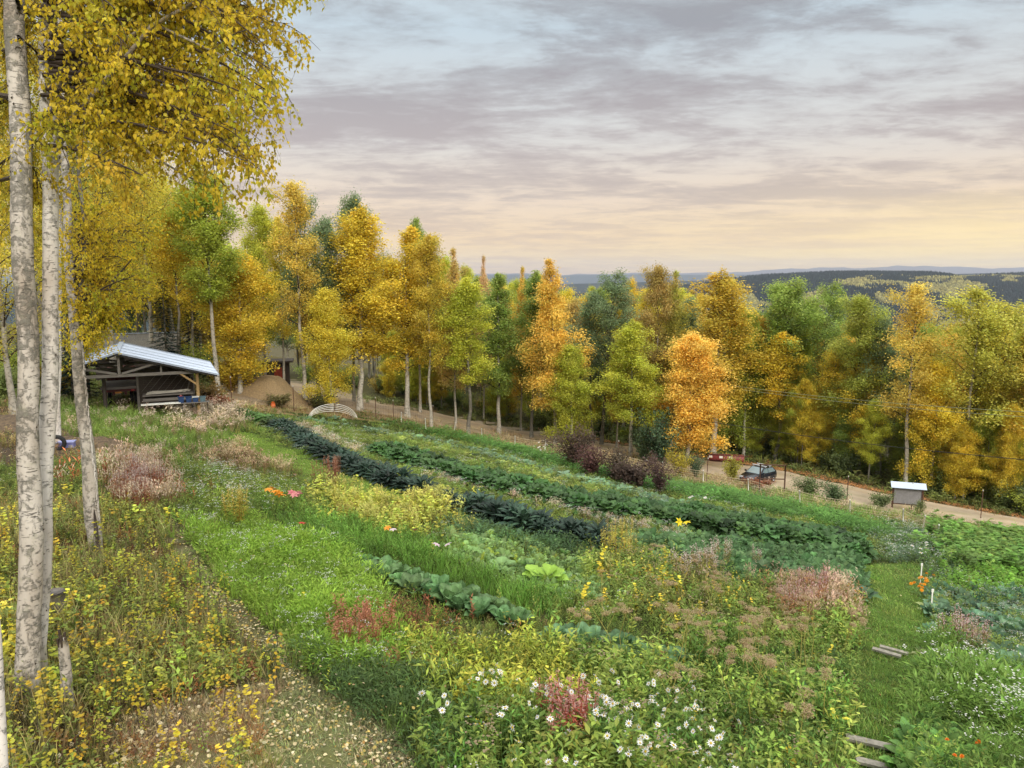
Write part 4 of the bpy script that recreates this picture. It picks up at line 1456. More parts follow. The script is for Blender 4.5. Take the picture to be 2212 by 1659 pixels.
# work bench with tubs and a long white board, all under the right bay
wb = thing("work_bench", "rough timber bench stacked with planks inside the shed's right bay", "bench", shed_pt(2.6, 1.9, 0), sh_rz)
b = Buf(); b.box((-1.3, -.5, .86), (1.9, .5, .94)); link("top", b.mesh("bench_top", M_wood_grey), wb)
for sx, sy in ((-1.2, -.4), (1.8, -.4), (-1.2, .4), (1.8, .4)):
    b = Buf(); b.beam((sx, sy, -.15), (sx, sy, .855), .1, .1); link("leg", b.mesh("bench_leg", M_wood_dark), wb)
b = Buf(); b.box((-1.3, .3, .1), (1.9, .36, .84)); link("back_panel", b.mesh("bench_panel", M_wood_dark), wb)
b = Buf(); b.box((-1.3, -.5, .5), (1.9, -.44, .7)); link("apron", b.mesh("bench_apron", M_wood_grey), wb)
b = Buf()
for i in range(9):
    b.beam((-1.1 + .05 * i, -.35 + .08 * i, 1.0 + .05 * (i % 3)), (1.2 + .07 * i, -.3 + .07 * i, 1.0 + .045 * ((i + 1) % 4)), .12, .035)
tag(link("plank_pile", b.mesh("plank_pile", M_concrete), loc=shed_pt(2.6, 1.9, 0)), "loose pale planks piled on the timber bench in the shed", "planks").rotation_euler = (0, 0, sh_rz)
bt = thing("long_table", "long low table with a white board for a top in front of the shed bench", "table", shed_pt(1.4, -.2, 0), sh_rz)
b = Buf(); b.box((-.2, -.25, .52), (2.2, .25, .58)); link("top", b.mesh("white_board", M_white), bt)
b = Buf(); b.box((2.22, -.25, .48), (4.0, .25, .53)); link("top", b.mesh("grey_board", M_wood_grey), bt)
for x in (0, 2.3, 3.9):
    b = Buf(); b.beam((x, 0, -.3), (x, 0, .5), .05, .05); link("leg", b.mesh("table_leg", M_wood_dark), bt)
for i, (x, c, lab, hh) in enumerate(((3.95, M_blue, "navy tub with reddish contents, leftmost of the tubs on the table", .42), (4.42, M_blue, "middle navy tub on the long table", .38), (4.85, M_blue, "navy tub with white rim, third on the long table", .36), (5.3, simple("pale_tub", (.10, .16, .18), .4), "grey green tub at the right end of the long table", .34))):
    t_ = thing("storage_tub", lab, "tub", shed_pt(x - .3, -.2, .535 if x < 5.4 else .5), sh_rz)
    b = Buf(); V = []
    for z_, w_ in ((0, .15), (hh, .19)):
        V += [[-w_, -.15, z_], [w_, -.15, z_], [w_, .15, z_], [-w_, .15, z_]]
    b.add(np.array(V), np.array([[0, 3, 2, 1], [0, 1, 5, 4], [1, 2, 6, 5], [2, 3, 7, 6], [3, 0, 4, 7], [4, 5, 6, 7]]))
    link("body", b.mesh("tub_body", c), t_)
    b = Buf()
    for (x0, y0, x1, y1) in ((-.21, -.17, .21, -.15), (-.21, .15, .21, .17), (-.21, -.148, -.19, .148), (.19, -.148, .21, .148)):
        b.box((x0, y0, hh - .03), (x1, y1, hh + .012))
    link("rim", b.mesh("tub_rim", M_white if i == 2 else c), t_)
    if i == 0:
        b = Buf(); b.tube(np.array([[-.1, 0, hh], [0, 0, hh + .07], [.1, 0, hh]]), [.03, .07, .03], 7); link("contents", b.mesh("tub_contents", M_red, True), t_)

M_truck = simple('maroon_paint', (.09, .02, .018), .6)
# flatbed truck parked inside, seen from behind
tk = thing("flatbed_truck", "old dark red flatbed truck parked tail first in the shed's left bay", "truck", shed_pt(-.2, 4.9, -.1), sh_rz)
b = Buf(); b.box((-1.15, -.6, 1.25), (1.15, 3.6, 1.33)); b.box((-1.2, -.64, 1.2), (1.2, -.58, 1.36)); link("deck", b.mesh("truck_deck", M_wood_grey), tk)
b = Buf(); b.box((-1.1, -.55, 1.0), (1.1, -.4, 1.195)); b.box((-.45, -.4, .75), (-.3, 5.4, .99)); b.box((.3, -.4, .75), (.45, 5.4, .99)); link("chassis", b.mesh("truck_chassis", M_truck), tk)
b = Buf(); b.box((-.28, -.6, .9), (.12, -.56, 1.02)); link("number_plate", b.mesh("number_plate", simple("orange_plate", (.60, .25, .05), .5)), tk)
for x in (-.85, .85):
    for dx in (-.14, .14):
        b = Buf(); th = np.linspace(0, 2 * math.pi, 21)
        b.tube(np.array([[x + dx - .11, .9, .46], [x + dx - .09, .9, .46], [x + dx + .09, .9, .46], [x + dx + .11, .9, .46]]), [.40, .46, .46, .40], 20)
        link("wheel", b.mesh("truck_wheel", M_black, True), tk)
    b = Buf(); b.tube(np.array([[x - .11, 4.9, .46], [x + .11, 4.9, .46]]), .45, 20); link("wheel", b.mesh("truck_wheel", M_black, True), tk)
    b = Buf(); b.box((x - .09, -.62, 1.03), (x + .09, -.56, 1.14)); link("tail_light", b.mesh("tail_light", simple("tail_lens", (.35, .02, .02), .3)), tk)
b = Buf(); b.box((-.98, 3.9, 1.0), (.98, 5.6, 2.15)); b.box((-.9, 4.1, 2.152), (.9, 5.5, 2.25)); link("cab", b.mesh("truck_cab", M_truck), tk)
b = Buf(); b.box((-.75, 3.87, 1.6), (.75, 3.895, 2.05)); link("rear_window", b.mesh("cab_window", M_black), tk)
b = Buf()
for i in range(8): b.beam((-1.0 + i * .28, 3.5, 1.34), (-1.0 + i * .28, 3.5, 2.0), .03, .03)
b.beam((-1.05, 3.5, 2.02), (1.05, 3.5, 2.02), .05, .05)
link("headboard", b.mesh("headboard", M_steel), tk)

# grey roofed building behind, little red hut, dirt pile
p, d = hit(352, 838); g0 = Vector((p[0], p[1], Hf(p[0], p[1]) - .2))
g0 = Vector((-33.5, 66, Hf(-33.5, 66) - .2))
gb = thing("grey_outbuilding", "low outbuilding with a dark speckled roof showing behind the open shed", "building", g0, sh_rz)
b = Buf(); b.box((-3.2, 0, 0), (3.2, 4, 3.3)); link("wall", b.mesh("outbuilding_wall", M_wood_dark), gb)
b = Buf(); V = np.array([[-3.6, -.6, 3.2], [3.6, -.6, 3.2], [3.6, 2.2, 4.6], [-3.6, 2.2, 4.6], [3.6, 4.6, 3.4], [-3.6, 4.6, 3.4]])
V = np.concatenate([V, V - [0, 0, .08]])
b.add(V, np.array([[0, 1, 2, 3], [3, 2, 4, 5], [9, 8, 7, 6], [11, 10, 8, 9], [0, 6, 7, 1], [1, 7, 8, 2], [0, 3, 9, 6]]))
link("roof", b.mesh("outbuilding_roof", simple("speckled_roof", (.10, .10, .11), .8, nsc=14, var=.3, c2=(.3, .28, .22))), gb)
b = Buf(); b.box((-3.62, 2.1, 4.61), (3.62, 2.3, 4.68)); link("ridge_cap", b.mesh("outbuilding_ridge", M_roofmetal), gb)

p = gp(642, 846)
p = Vector((-27.5, 86, Hf(-27.5, 86)))
hut = thing("red_hut", "small dark hut with a red door among the trunks behind the dirt pile", "hut", p, .25)
b = Buf(); b.box((-1.5, .4, 0), (-.2, 2.4, 3.0)); b.box((-.2, .5, 2.4), (.75, 2.4, 3.0)); b.box((.75, .4, 0), (1.5, 2.4, 3.0)); link("wall", b.mesh("hut_wall", M_wood_dark), hut)
b = Buf(); b.box((-.18, .46, .02), (.73, .52, 2.38)); link("door", b.mesh("hut_door", simple("red_door", (.36, .06, .035), .7)), hut)
b = Buf(); b.box((-2.6, -.5, 3.02), (2.0, 2.7, 3.2)); link("roof", b.mesh("hut_roof", M_wood_dark), hut)


def heap(name, u, v, w, h, dpt, mt, label, cat, flat=.35, seed=1):
    p = gp(u, v); r = np.random.default_rng(seed); b = Buf()
    n = 42; a = np.linspace(-1.25, 1.25, n)
    X, Y = np.meshgrid(a, a)
    rr = np.sqrt(X ** 2 + Y ** 2)
    zz = h * np.clip((1 - rr) / (1 - flat), 0, 1)
    zz = zz * (1 + .07 * np.sin(X * 7 + 1) + .05 * np.sin(Y * 9)) + .04 * r.normal(0, 1, X.shape) * (rr < 1) - .25 * ss(.95, 1.25, rr)
    x = X * w; y = Y * dpt
    hz = H(p.x + x.ravel(), p.y + y.ravel()).reshape(x.shape) - p.z
    i = np.arange(n - 1)[:, None] * n; j = np.arange(n - 1)[None]
    b.add(np.stack([x.ravel(), y.ravel(), (zz + hz).ravel()], -1), np.stack([i + j, i + j + 1, i + n + j + 1, i + n + j], -1).reshape(-1, 4))
    return tag(link(name, b.mesh(name, mt, True), loc=p), label, cat)


heap("dirt_pile", 586, 858, 3.5, 1.85, 3.0, M_gravel_pile, "flat topped pile of sandy gravel on the yard in front of the wood", "dirt pile", .38)
heap("soil_mound", 50, 925, 3.0, .55, 1.8, simple("dark_soil", (.075, .055, .04), .95, nsc=7, var=.4, bmp=.8, c2=(.17, .12, .07)), "low mound of dark brush and soil left of the violet box", "soil mound", .2, 4)
heap("soil_mound", 225, 962, 2.4, .3, 1.1, bpy.data.materials["dark_soil"], "bare strip of brown soil heaped right of the violet box", "soil mound", .2, 5)
p = gp(533, 838)
dr = thing("blue_drum", "blue and white drum standing left of the dirt pile under the trees", "drum", p)
b = Buf(); b.tube(np.array([[0, 0, 0], [0, 0, .85]]), .3, 16); link("body", b.mesh("drum_body", simple("faded_blue", (.13, .25, .42), .5), True), dr)
b = Buf(); b.tube(np.array([[0, 0, .3], [0, 0, .55]]), .31, 16); link("band", b.mesh("drum_band", M_white, True), dr)
p = gp(590, 880)
b = Buf(); b.tube(np.array([[0, 0, 0], [0, 0, .03], [0, 0, .3], [.01, 0, .5]]), [.22, .2, .2, .13], 12)
tag(link("orange_bucket", b.mesh("orange_bucket", simple("orange_plastic", (.70, .14, .03), .5), True), loc=p), "small orange bucket on the gravel by the wire fence", "bucket")

# white hoops
pa = gp(662, 899); pb = gp(772, 903)
for i in range(5):
    b = Buf(); t = np.linspace(0, math.pi, 26)
    off = i * .035
    L = (pb - pa).length / 2 * (1 - .008 * i)
    Hh = 1.8 - .17 * i
    b.tube(np.stack([-L * np.cos(t), .02 * i + 0 * t, Hh * np.sin(t) ** .85], -1), .026, 6)
    o = link("white_hoop", b.mesh("white_hoop", M_white, True))
    mid = (pa + pb) / 2
    o.location = (mid.x, mid.y + .03 * i, min(pa.z, pb.z) - .03)
    dd = pb - pa
    o.rotation_euler = (0, math.atan2(pa.z - pb.z, dd.xy.length), math.atan2(dd.y, dd.x))
    tag(o, "white plastic pipe hoop resting with its fellows in an arch against the trees", "hoop", "white pipe hoops")

# ------------------------------------------------------------------ fence, posts, gate frame
M_net = simple("orange_net", (.55, .45, .28), .7)
fp = [gp(u, v) for u, v in FENCE]
leans = rng.uniform(-.10, .16, len(fp))
for i, (p, ln) in enumerate(zip(fp, leans)):
    o = thing("fence_post", "thin white plastic post carrying the low netting fence", "fence post", p, 0, "white netting posts")
    o.rotation_euler = (rng.uniform(-.05, .05), ln, 0)
    b = Buf(); b.tube(np.array([[0, 0, -.2], [0, 0, 1.06]]), .042, 8); link("pole", b.mesh("fence_pole", M_white, True), o)
    b = Buf(); b.tube(np.array([[0, 0, 1.06], [0, 0, 1.11]]), .046, 8); link("cap", b.mesh("fence_cap", M_white, True), o)
net = Buf()
for a, c in zip(fp, fp[1:]):
    L = (c - a).length; n = max(6, int(L / .16)); t = np.linspace(0, 1, n)
    x = a.x + (c.x - a.x) * t; y = a.y + (c.y - a.y) * t
    g = H(x, y) * .7 + (a.z + (c.z - a.z) * t) * .3
    sag = .10 * np.sin(math.pi * t)
    for h in (.06, .22, .40, .60, .80, 1.0):
        net.tube(np.stack([x, y, g + h - sag * h], -1), .010 if h < 1 else .015, 3, (1, 1, 1), 0, False)
    for k in range(n):
        net.tube(np.array([[x[k], y[k], g[k] + .04], [x[k], y[k], g[k] + 1.0 - sag[k]]]), .0065, 3, (1, 1, 1), 0, False)
tag(link("netting_fence", net.mesh("netting_fence", M_net)), "low netting fence strung between white posts along the garden", "netting")
for i, (u, v, h, lean_, lab) in enumerate([
        (501, 874, 2.3, 0, "rusty metal stake nearest the bare white trunk at the yard"),
        (635, 888, 2.2, 0, "rusty metal stake left of the white hoops"), (812, 905, 2.05, 0, "rusty metal stake just right of the white hoops"),
        (850, 909, 2.0, 0, "rusty metal stake at the start of the netting fence"), (935, 916, 1.9, .02, "thin dark stake among the first leaning white posts"),
        (1526, 1043, 2.0, .03, "thin dark metal stake by the road left of the car"), (1829, 1087, 2.1, 0, "thin metal stake between the gate frame and the notice board"),
        (1968, 1103, 2.1, 0, "dark metal stake standing in front of the notice board"), (2118, 1122, 2.2, 0, "metal stake by the road at the far right"),
        (1335, 998, 1.9, .02, "thin stake behind the brown shrubs"), (1240, 975, 1.9, 0, "thin stake left of the leftmost brown shrub")]):
    p = gp(u, v); o = thing("metal_stake", lab, "stake", p); o.rotation_euler = (0, lean_, 0)
    b = Buf(); b.box((-.035, -.004, -.2), (.035, .004, h)); b.box((-.005, .0045, -.2), (.005, .04, h)); link("pole", b.mesh("stake_pole", M_steel), o)
    b = Buf(); b.box((-.03, -.02, h + .002), (.03, .03, h + .12)); link("tip", b.mesh("stake_tip", M_concrete), o)
# wire strung on the rusty stakes at the yard
wr = Buf()
for a, c in (((501, 874), (635, 888)), ((635, 888), (812, 905)), ((812, 905), (850, 909)), ((850, 909), (935, 916))):
    A = gp(*a); C_ = gp(*c)
    for h in (.25, .55, .85, 1.15, 1.45):
        t = np.linspace(0, 1, 14)
        wr.tube(np.stack([A.x + (C_.x - A.x) * t, A.y + (C_.y - A.y) * t, A.z + (C_.z - A.z) * t + h - .08 * np.sin(math.pi * t)], -1), .005, 3, (1, 1, 1), 0, False)
    L = (C_ - A).length
    for k in range(int(L / .3)):
        q = A.lerp(C_, k * .3 / L); wr.tube(np.array([[q.x, q.y, q.z + .2], [q.x, q.y, q.z + 1.45]]), .004, 3, (1, 1, 1), 0, False)
tag(link("wire_fence", wr.mesh("wire_fence", M_steel)), "thin rusty wire mesh fence in front of the gravel yard", "wire fence")

pl = gp(1640, 1065); pr = gp(1694, 1065)
gf = thing("gate_frame", "rusty pipe gate frame standing in front of the parked car", "gate frame", pl, math.atan2(pr.y - pl.y, pr.x - pl.x))
L = (pr - pl).xy.length; dz = pr.z - pl.z
for (x, z0) in ((0, 0), (L, dz)):
    b = Buf(); b.tube(np.array([[x, 0, z0 - .3], [x, 0, z0 + 2.35]]), .055, 10); link("post", b.mesh("gate_post", M_steel, True), gf)
for (ha) in (1.15, 2.28):
    b = Buf(); b.tube(np.array([[.02, 0, ha], [L - .02, 0, ha + dz]]), .05, 8); link("rail", b.mesh("gate_rail", M_steel, True), gf)

# notice board with a little metal roof
pn = gp(1958, 1102)
nb = thing("notice_board", "large grey board on reddish posts under a small metal roof by the road", "notice board", pn, -.32); nb.scale = (.9, .9, .92)
for x in (-1.12, 1.12):
    b = Buf(); b.box((x - .07, -.07, -.3), (x + .07, .07, 2.05 if x > 0 else 2.15)); link("post", b.mesh("board_post", M_steel), nb)
b = Buf(); b.box((-1.05, -.03, .55), (1.05, .03, 1.95)); link("panel", b.mesh("board_panel", simple("grey_panel", (.27, .26, .26), .7, nsc=5, var=.15)), nb)
b = Buf(); b.box((-1.05, -.05, .47), (1.05, .05, .548)); link("rail", b.mesh("board_rail", M_steel), nb)
b = Buf(); b.box((-1.05, -.05, 1.952), (1.05, .05, 2.05)); link("rail", b.mesh("board_rail", M_steel), nb)
b = Buf(); V = np.array([[-1.35, -.45, 1.98], [1.35, -.45, 1.98], [1.35, .12, 2.36], [-1.35, .12, 2.36], [1.35, .5, 2.2], [-1.35, .5, 2.2]]); V = np.concatenate([V, V - [0, 0, .035]])
b.add(V, np.array([[0, 1, 2, 3], [3, 2, 4, 5], [9, 8, 7, 6], [11, 10, 8, 9], [0, 6, 7, 1], [1, 7, 8, 2], [3, 9, 6, 0], [2, 8, 10, 4], [5, 4, 10, 11]]))
link("roof", b.mesh("board_roof", M_roofmetal), nb)

# parked car
M_carpaint = simple("black_blue_paint", (.012, .014, .022), .25, 0, .6, var=.05)
M_glass = simple("car_glass", (.16, .22, .23), .12, 0, .8, var=.1)
M_chrome = simple("pale_trim", (.62, .63, .64), .3, var=.05)


def car(name, label, loc, rz):
    o = thing(name, label, "car", loc, rz)
    # side profile (x forward), half widths; nose to +x
    st = [(-2.15, .42, .80, .70), (-2.1, .35, 1.02, .80), (-1.75, .30, 1.12, .86), (-.9, .28, 1.05, .88), (.35, .28, .99, .88), (.9, .28, .97, .87), (1.6, .30, .88, .84), (2.05, .34, .74, .76), (2.22, .40, .60, .62)]
    b = Buf(); V = []; m = 8
    for x, z0, z1, w in st:
        for (yy, zz) in ((-w * .92, z0), (-w, z0 + .12), (-w * 1.0, z0 + (z1 - z0) * .6), (-w * .9, z1), (w * .9, z1), (w, z0 + (z1 - z0) * .6), (w, z0 + .12), (w * .92, z0)):
            V.append([x, yy, zz])
    n = len(st)
    F = [[i * m + j, i * m + (j + 1) % m, (i + 1) * m + (j + 1) % m, (i + 1) * m + j] for i in range(n - 1) for j in range(m)]
    Fb = np.array(F)
    b.add(np.array(V), [Fb[:, ::-1], np.array([[0, k, k + 1] for k in range(1, m - 1)]), np.array([[(n - 1) * m, (n - 1) * m + k + 1, (n - 1) * m + k] for k in range(1, m - 1)])])
    link("body", b.mesh("car_body", M_carpaint, True), o)
    b = Buf()
    lo = [(-1.95, .78), (.95, .80)]; hi = [(-1.45, .62), (.18, .64)]
    V = []
    for x, w, z in ((-2.0, .80, 1.03), (.98, .81, .96), (.12, .62, 1.50), (-1.5, .60, 1.48)):
        V += [[x, -w, z], [x, w, z]]
    b.add(np.array(V), np.array([[2, 3, 5, 4], [4, 5, 7, 6], [6, 7, 1, 0], [0, 2, 4, 6], [3, 1, 7, 5]]))
    link("cabin", b.mesh("car_cabin", M_carpaint), o)
    def pane(nm, pts):
        P = [Vector(q) for q in pts]; nn = (P[1] - P[0]).cross(P[2] - P[0]).normalized() * .008
        b = Buf(); V = [list(q + nn) for q in P] + [list(q - nn) for q in P]; k = len(P)
        b.add(np.array(V), [np.array([list(range(k))]), np.array([list(range(2 * k - 1, k - 1, -1))]), np.array([[i, k + i, k + (i + 1) % k, (i + 1) % k] for i in range(k)])])
        link(nm, b.mesh("car_" + nm, M_glass), o)
    pane("windscreen", [(.95, -.70, 1.0), (.95, .70, 1.0), (.17, .55, 1.475), (.17, -.55, 1.475)])
    pane("rear_window", [(-1.99, .68, 1.09), (-1.99, -.68, 1.09), (-1.56, -.52, 1.44), (-1.56, .52, 1.44)])
    for s in (-1, 1):
        pane("side_window", [(.68, s * .795, 1.01), (-.45, s * .805, 1.03), (-.45, s * .655, 1.43), (.12, s * .655, 1.44)])
        pane("side_window", [(-.52, s * .805, 1.03), (-1.75, s * .80, 1.06), (-1.42, s * .655, 1.42), (-.52, s * .655, 1.43)])
        b = Buf(); b.box((1.85, s * .52 - .16, .60), (2.17, s * .52 + .16, .76)); link("headlight", b.mesh("headlight", M_chrome), o)
        b = Buf(); b.box((.55, s * .88 - .02, 1.0), (.75, s * .88 + (.14 if s > 0 else -.14), 1.14)); link("mirror", b.mesh("mirror", M_carpaint), o)
    for x in (1.35, -1.35):
        for s in (-1, 1):
            b = Buf(); b.tube(np.array([[x, s * .70, .33], [x, s * .73, .33], [x, s * .88, .33], [x, s * .905, .33]]), [.27, .33, .33, .27], 20)
            w = link("wheel", b.mesh("car_wheel", M_black, True), o)
            b = Buf(); b.tube(np.array([[x, s * .89, .33], [x, s * .92, .33]]), [.2, .17], 14); link("rim", b.mesh("car_rim", M_chrome, True), w)
    for x in (-.15, -1.0):
        b = Buf(); b.box((x - .07, -.72, 1.60), (x + .07, .72, 1.65)); b.box((x - .04, -.62, 1.45), (x + .04, -.56, 1.60)); b.box((x - .04, .56, 1.45), (x + .04, .62, 1.60)); link("roof_bar", b.mesh("roof_bar", M_chrome), o)
    return o


pc = gp(1636, 1042)
cr_ = car("parked_car", "dark hatchback with pale roof bars parked beside the road behind the gate frame", (pc.x, pc.y, pc.z + .02), R(222))
cr_.rotation_euler = (0, R(-4), R(222)); cr_.scale = (.9, .9, .9)

# red tank on skids
pt = gp(1568, 1000)
rt_ = thing("red_tank", "red metal tank with white panels lying beyond the road", "tank", pt, -.25); rt_.scale = (.9, .8, .75)
b = Buf(); b.tube(np.array([[-1.9, 0, .7], [-1.8, 0, .7], [1.8, 0, .7], [1.9, 0, .7]]), [.38, .48, .48, .38], 18); link("body", b.mesh("tank_body", M_red, True), rt_)
for x in (-1.65, -.55, .45):
    b = Buf(); b.box((x - .18, -.52, .72), (x + .18, -.42, 1.0)); link("panel", b.mesh("tank_panel", M_white), rt_)
b = Buf(); b.box((-1.7, -.45, 0), (1.7, -.35, .28)); b.box((-1.7, .35, 0), (1.7, .45, .28)); b.box((-1.9, -.5, 1.12), (2.3, -.42, 1.2)); link("skid", b.mesh("tank_skid", M_steel), rt_)

# overhead wires
M_wire_l = simple("pale_cable", (.30, .31, .17), .6); M_wire_d = simple("dark_cable", (.03, .03, .03), .6)
for (a, c, mt_, lab, r0) in (((1585, 834, 66), (2330, 897, 40), M_wire_l, "upper of the two pale cables crossing the trees on the right", .018), ((1605, 842, 66), (2330, 908, 40), M_wire_l, "lower of the two pale cables crossing the trees on the right", .018), ((1540, 912, 62), (2330, 1004, 40), M_wire_d, "single dark cable running low across the trees on the right", .022)):
    A = at(*a); C_ = at(*c); t = np.linspace(0, 1, 30)
    b = Buf(); b.tube(np.stack([A.x + (C_.x - A.x) * t, A.y + (C_.y - A.y) * t, A.z + (C_.z - A.z) * t - .25 * np.sin(math.pi * t)], -1), r0, 6, cap=False)
    tag(link("overhead_cable", b.mesh("overhead_cable", mt_, True)), lab, "cable")

M_plank = simple("old_plank", (.36, .33, .27), .9, var=.3, nsc=8, bmp=.3)
# planks across the mown path and a few markers
for (a, c, w, lab) in (((1884, 1408), (1946, 1426), .14, "weathered plank lying across the mown path, farther pair, front one"), ((1900, 1403), (1962, 1420), .12, "weathered plank lying across the mown path, farther pair, rear one"),
                       ((1826, 1602), (1962, 1634), .16, "longest pale plank lying across the mown path near the bottom"), ((1848, 1652), (1930, 1672), .15, "pale plank at the bottom edge of the mown path")):
    A = gp(*a); C_ = gp(*c); b = Buf(); b.beam((0, 0, .09), (C_.x - A.x, C_.y - A.y, C_.z - A.z + .09), w, .05)
    tag(link("plank", b.mesh("plank", M_plank), loc=A), lab, "plank")
for (u, v, h, lab) in ((1988, 1262, .75, "white marker stick beside the orange marigolds"), (2052, 1222, .7, "white marker stick by the bean bed"), (2010, 1330, .8, "pale marker stick at the edge of the broccoli bed")):
    p = gp(u, v); b = Buf(); b.box((-.02, -.01, -.1), (.02, .01, h)); b.box((-.035, -.014, h + .001), (.035, .014, h + .1))
    tag(link("marker_stick", b.mesh("marker_stick", M_white), loc=p), lab, "marker")

# ------------------------------------------------------------------ garden plants: small building blocks
def merge_parts(parts):
    V = []; F3 = []; F4 = []; C = []; n = 0
    for v, fs, c in parts:
        v = np.asarray(v, float)
        c = np.asarray(c, float)
        if c.ndim == 1: c = np.tile(c, (len(v), 1))
        V.append(v); C.append(c)
        for f in fs:
            (F3 if f.shape[1] == 3 else F4).append(f + n)
        n += len(v)
    F = []
    if F3: F.append(np.concatenate(F3))
    if F4: F.append(np.concatenate(F4))
    return np.concatenate(V), F, np.concatenate(C)


def blade(az, L, w, lean, curl, z0=0.0, seg=2, c=(1, 1, 1)):
    """arching ribbon"""
    t = np.linspace(0, 1, seg + 1)
    r = L * (lean * t + curl * t ** 2); z = z0 + L * (t - .45 * curl * t ** 2 * 1.2)
    ww = w * (1 - t ** 1.5) + .001
    ca, sa = math.cos(az), math.sin(az)
    V = []
    for i in range(seg + 1):
        V.append([ca * r[i] - sa * ww[i] / 2, sa * r[i] + ca * ww[i] / 2, z[i]])
        V.append([ca * r[i] + sa * ww[i] / 2, sa * r[i] - ca * ww[i] / 2, z[i]])
    F = np.array([[2 * i, 2 * i + 1, 2 * i + 3, 2 * i + 2] for i in range(seg)])
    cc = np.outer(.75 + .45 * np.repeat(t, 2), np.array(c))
    return np.array(V), [F], cc


def leafq(p, az, tilt, L, w, c=(1, 1, 1), hexa=False):
    V, F, _ = HEX if hexa else LEAF
    M = rotm(np.array([az]), np.array([tilt]))[0]
    V = (V * np.array([w / .7, L, L])) @ M.T + np.asarray(p)
    return V, F, np.tile(np.array(c, float), (len(V), 1))


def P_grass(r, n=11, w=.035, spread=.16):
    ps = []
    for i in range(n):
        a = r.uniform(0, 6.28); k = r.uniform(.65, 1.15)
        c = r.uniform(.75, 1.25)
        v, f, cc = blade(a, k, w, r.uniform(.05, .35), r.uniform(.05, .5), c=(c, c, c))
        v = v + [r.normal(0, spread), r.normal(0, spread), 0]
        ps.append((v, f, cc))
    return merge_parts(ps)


def P_feather(r, n=34):
    ps = []
    for i in range(8):
        a = i * .8 + r.uniform(-.3, .3)
        ps.append(blade(a, r.uniform(.7, 1.05), .02, r.uniform(.2, .5), r.uniform(.1, .4), c=(.9, .9, .9)))
    for i in range(n):
        a = r.uniform(0, 6.28); q = r.uniform(.1, .6); z = r.uniform(.25, 1.0) * (1 - .4 * q)
        c = r.uniform(.7, 1.3)
        ps.append(leafq((math.cos(a) * q, math.sin(a) * q, z), a - 1.57 + r.uniform(-.9, .9), r.uniform(-.2, 1.0), r.uniform(.16, .3), r.uniform(.035, .07), (c, c, c)))
    return merge_parts(ps)


def P_leafy(r, n=20, L=.24, w=.075, stems=3, hexa=False, up=(-.2, .9)):
    ps = []
    for s in range(stems):
        a = r.uniform(0, 6.28); ln = r.uniform(.0, .35); top = r.uniform(.75, 1.05)
        ps.append(blade(a, top, .015, ln, .05, c=(.55, .5, .45)))
        for i in range(n // stems):
            t = r.uniform(.15, 1.0); az = i * 2.4 + r.uniform(-.4, .4)
            p = (math.cos(a) * ln * top * t, math.sin(a) * ln * top * t, top * t * .96)
            c = r.uniform(.65, 1.3)
            ps.append(leafq(p, az, r.uniform(*up), L * r.uniform(.6, 1.2) * (1.15 - .5 * t), w * r.uniform(.7, 1.2), (c, c, c * .95), hexa))
    return merge_parts(ps)


def P_plume(r, n=12):
    ps = []
    for i in range(n):
        a = r.uniform(0, 6.28); ln = r.uniform(.1, .4); k = r.uniform(.75, 1.1); c = r.uniform(.7, 1.1)
        ps.append(blade(a, k, .014, ln, .1, c=(c * .8, c * .7, c * .5)))
        for q in range(5):
            t = r.uniform(.72, 1.02)
            ps.append(leafq((math.cos(a) * ln * k * t * 1.05 + r.normal(0, .02), math.sin(a) * ln * k * t * 1.05 + r.normal(0, .02), k * t * .95), r.uniform(0, 6.28), r.uniform(.2, 1.3), .10, .03, (1.2, 1.15, 1.1)))
    return merge_parts(ps)


def P_umbel(r, stems=4, hw=(-.62, -.62, -.56)):
    ps = []
    for s in range(stems):
        a = r.uniform(0, 6.28); ln = r.uniform(.05, .4); top = r.uniform(.8, 1.08)
        ps.append(blade(a, top, .012, ln, .02, c=(.8, .95, .7)))
        p = np.array([math.cos(a) * ln * top, math.sin(a) * ln * top, top])
        for q in range(5):
            ps.append(leafq(p + np.array([r.normal(0, .055), r.normal(0, .055), r.uniform(-.01, .03)]), r.uniform(0, 6.28), r.uniform(-.2, .3), .05, .045, hw))
        for q in range(3):
            t = r.uniform(.2, .8)
            ps.append(leafq(p * t, r.uniform(0, 6.28), r.uniform(0, .8), .2, .03, (.9, 1, .9)))
    return merge_parts(ps)


def arch_leaf(az, L, W, rise, droop, seg=5, ruff=0.0, r=None, z0=0.0, stalk=.25, c=(1, 1, 1), fold=.15, vein=1.25, r0=0.0):
    """broad leaf: stalk then blade, three vertices across"""
    t = np.linspace(0, 1, seg + 1)
    rad = r0 + L * (np.cos(rise) * t + droop * .25 * t ** 2)
    z = z0 + L * (np.sin(rise) * t - droop * .6 * t ** 2.4)
    s = np.clip((t - stalk) / (1 - stalk), 0, 1)
    w = W * np.sin(np.pi * np.clip(s, 0, 1) ** .75) ** .8 + .012
    w[-1] = W * .18
    ca, sa = math.cos(az), math.sin(az)
    V = []; C = []
    for i in range(seg + 1):
        for k in (-1, 0, 1):
            rz = (r.uniform(-ruff, ruff) if (r is not None and k) else 0)
            V.append([ca * rad[i] - sa * k * w[i] / 2, sa * rad[i] + ca * k * w[i] / 2, z[i] + abs(k) * w[i] * fold + rz])
            f = (vein if k == 0 else 1) * (.8 + .3 * t[i])
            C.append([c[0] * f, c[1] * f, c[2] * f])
    F = np.array([[3 * i + k, 3 * i + k + 1, 3 * i + k + 4, 3 * i + k + 3] for i in range(seg) for k in (0, 1)])
    return np.array(V), [F], np.array(C)


